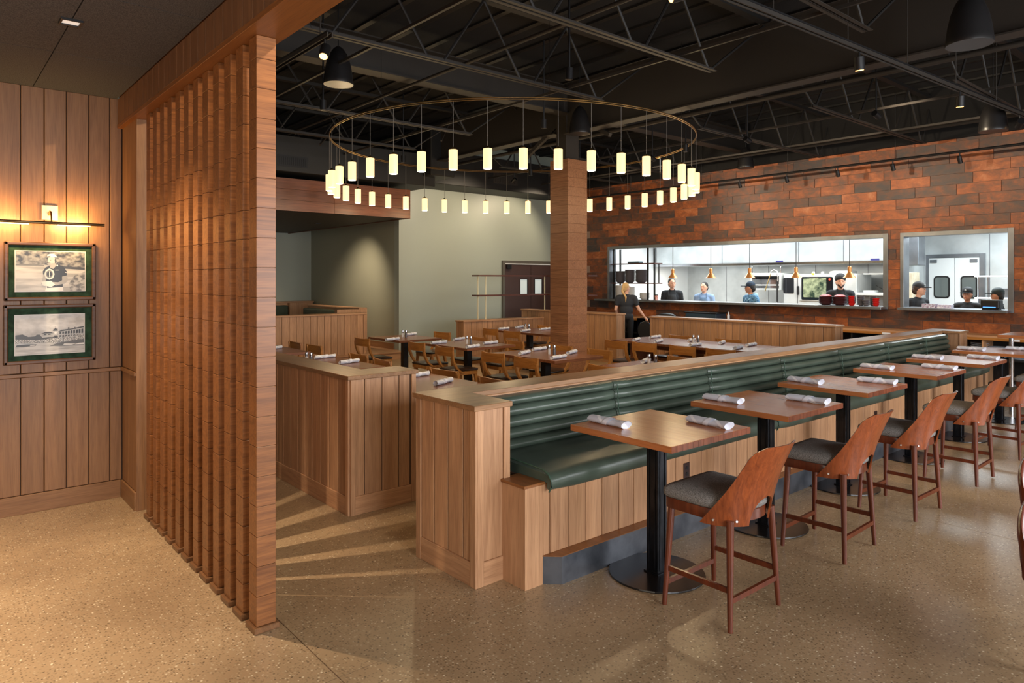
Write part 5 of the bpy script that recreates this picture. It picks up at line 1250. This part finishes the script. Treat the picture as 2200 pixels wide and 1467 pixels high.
    skinmesh('shirt', sc(Sh), shirt, t, .016 * k)
    Tr = [('e', (0, .005, .95), (.168, .120, .10))]
    for s_ in (-1, 1): Tr += [('c', (s_ * .085, .005, .90), (s_ * .095, 0, .50), .092, .064), ('c', (s_ * .095, 0, .50), (s_ * .10, .02, .10), .064, .052)]
    skinmesh('trousers', sc(Tr), trousers or black_m, t, .018 * k)
    for s_ in (-1, 1): skinmesh('shoe', sc([('c', (s_ * .10, .035, .055), (s_ * .105, -.13, .045), .048, .038)]), white_ceramic if ponytail else black_m, t, .012 * k)
    hm = plain('hair_%d_%d' % (hairc[0], hairc[1]), lin(*hairc), .6)
    H_ = [('e', hp((0, .020, .030)), (.082 * hs, .088 * hs, .092 * hs)), ('e', hp((0, .048, -.02)), (.072 * hs, .055 * hs, .075 * hs))]
    if beanie: pass
    skinmesh('hair', sc(H_), hm, t, .010 * k)
    if beard: skinmesh('beard', sc([('c', hp((-.045, -.055, -.06)), hp((0, -.075, -.100)), .018, .024), ('c', hp((.045, -.055, -.06)), hp((0, -.075, -.100)), .018, .024)]), hm, t, .008 * k)
    for s_ in (-1, 1):
        m = MB(); m.ell([c * k for c in hp((s_ * .030, -.080, .004))], (.013 * k, .008 * k, .008 * k), 10); o = m.build('eye', plain('eye_dark', lin(30, 22, 18), .2), None); o.parent = t
        m = MB(); p = [Vector(hp((s_ * (.016 + .016 * j), -.092 + .006 * j, .027 + (.003 if j == 1 else 0)))) * k for j in range(3)]; m.tube(p, .004 * k, 6); o = m.build('eyebrow', hm, None); o.parent = t
    m = MB(); m.tube([Vector(hp((-.024 + .012 * j, -.098 + .003 * abs(j - 2), -.056))) * k for j in range(5)], .005 * k, 6); o = m.build('lips', plain('lip_tone', lin(160, 84, 74), .5), None); o.parent = t
    if cap or beanie:
        cc = cap or beanie; cm = plain('cap_%d_%d' % (cc[0], cc[2]), lin(*cc), .7)
        top = [('e', hp((0, .008, .062)), (.088 * hs, .100 * hs, .078 * hs))] if cap else [('e', hp((0, .015, .055)), (.092 * hs, .104 * hs, .092 * hs)), ('e', hp((0, .03, .0)), (.088, .085, .07))]
        skinmesh('cap', sc(top), cm, t, .010 * k)
        if cap:
            m = MB(); P = [rot2((x * hs, y * hs, 0), head_turn) for x, y in ((-.075, -.04), (-.07, -.13), (-.035, -.185), (.035, -.185), (.07, -.13), (.075, -.04))]
            m.prism([((hc[0] + q[0]) * k, (hc[1] + q[1]) * k) for q in P], (hc[2] + .028) * k, (hc[2] + .046) * k); o = m.build('cap_brim', cm, None); o.parent = t
            q = hp((0, -.088, .075)); m = MB(); m.ell([c * k for c in q], (.016 * k, .008 * k, .016 * k), 10); o = m.build('cap_badge', plain('cap_badge_white', lin(200, 205, 205), .6), None); o.parent = t
    if apron:
        am = plain('apron_cloth_%d' % apron[0], lin(*apron), .8)
        m = MB(); rings = []
        for z, w_, yy in ((.62, .19, -.15), (.95, .185, -.150), (1.10, .17, -.140), (1.30, .11, -.150), (1.38, .09, -.140)):
            rings.append([m.bm.verts.new(((w_ * (j / 6 * 2 - 1)) * k, (yy + .06 * (j / 6 * 2 - 1) ** 2) * k, z * k)) for j in range(7)])
        for A, B_ in zip(rings, rings[1:]):
            for j in range(6): m.bm.faces.new((A[j], A[j + 1], B_[j + 1], B_[j]))
        o = m.build('apron', am, None, smooth=True); o.parent = t; s_ = o.modifiers.new('t', 'SOLIDIFY'); s_.thickness = .006
        for s2 in (-1, 1):
            m = MB(); m.tube([Vector((s2 * .085, -.135, 1.37)) * k, Vector((s2 * .075, -.10, 1.46)) * k, Vector((s2 * .05, .02, 1.50)) * k], .010 * k, 6); o = m.build('apron_strap', am, None); o.parent = t
    if hood: skinmesh('jacket_hood', sc([('c', (-.09, .07, 1.46), (.09, .07, 1.46), .06, .06), ('c', (-.11, .0, 1.44), (-.05, -.09, 1.36), .035, .02), ('c', (.11, .0, 1.44), (.05, -.09, 1.36), .035, .02)]), plain('light_blue_hood', lin(150, 190, 210), .8), t, .014 * k)
    if ponytail:
        skinmesh('ponytail', sc([('e', hp((0, .088, .055)), (.028, .028, .03)), ('c', hp((0, .10, .04)), hp((.01, .125, -.08)), .030, .026), ('c', hp((.01, .125, -.08)), (.015, .135, 1.42), .026, .022), ('c', (.015, .135, 1.42), (.02, .125, 1.30), .022, .008)]), hm, t, .010 * k)
    t.rotation_euler = (0, 0, face); return t
blk_shirt = plain('charcoal_shirt', lin(44, 46, 52), .85); navy = plain('black_uniform', lin(26, 30, 36), .8); sky = plain('light_blue_tee', lin(140, 168, 208), .85)
plaid = mottled('blue_plaid_jacket', lin(40, 78, 116), lin(110, 160, 196), .85, 30)
# facing: local -y rotated by face.  camera direction is roughly (+.65, -.76)
person('woman with blonde ponytail in black seen from behind, holding a round black tray', (-10.42, 12.25, 0), PI + .75, .985, skin, blk_shirt, plain('black_trousers', lin(14, 14, 18), .7), (206, 168, 112), ponytail=True, head_turn=-.75,
       elbows=((-.29, .02, 1.13), (.24, .02, 1.13)), wrists=((-.44, -.02, .93), (.20, -.12, .98)), sleeves=.5, vox=.0105, hs=1.03)
t = thing('round_tray', 'round black serving tray held down in the right hand of the woman', 'tray', (-9.93, 12.5, .64))
c = Vector((-9.98, 12.36, .66)); n_ = Vector((.62, -.78, 0)); u = Vector((.78, .62, 0)); m = MB()
for rad, o1, o2 in ((.19, -.008, .008),):
    m.sweep([c + n_ * o1, c + n_ * o2], [(rad * .78 * math.cos(i * PI / 16), rad * math.sin(i * PI / 16)) for i in range(32)])
m.build('tray_disc', black_m, t)
m = MB(); m.tube([c + u * .148 * math.cos(i * PI / 16) + Vector((0, 0, 1)) * .19 * math.sin(i * PI / 16) for i in range(32)], .011, 6, True); m.build('tray_rim', black_m, t, smooth=True)
person('cook with short dark hair in black apron standing left in the long pass', (-10.72, 14.35, 0), .62, 1.04, skin, navy, navy, (40, 36, 34), apron=(34, 36, 40), head_turn=.35)
person('cook in a light blue tee leaning at the pass with dark hair', (-9.95, 14.6, 0), .35, .985, skin, sky, navy, (24, 20, 18), apron=(90, 116, 146), head_turn=-.25)
person('man in a dark cap and blue plaid jacket looking left at the pass', (-8.55, 14.35, 0), -.35, .985, skin_d, plaid, navy, (26, 20, 18), cap=(24, 44, 66), hood=True, head_turn=-.85, sleeves=1)
person('bearded man in black beanie and tee standing by the bowls', (-6.62, 14.55, 0), .45, 1.075, skin, navy, navy, (44, 26, 18), beanie=(26, 28, 34), beard=True, apron=(22, 24, 28), head_turn=.15)
person('kitchen worker in black cap turned right in the small pass', (-5.12, 14.5, 0), 1.2, .985, skin, navy, navy, (60, 40, 28), cap=(34, 34, 36), head_turn=.75, head_dz=-.0)
person('kitchen worker in black cap and collared shirt centred in the small pass', (-4.42, 14.9, 0), .15, .93, skin_d, navy, navy, (24, 18, 16), cap=(20, 24, 30), head_turn=-.2)
person('kitchen worker in dark green cap turned away at the right of the small pass', (-3.93, 14.9, 0), -1.2, .925, skin_d, navy, navy, (24, 18, 16), cap=(22, 36, 36), head_turn=-.4)
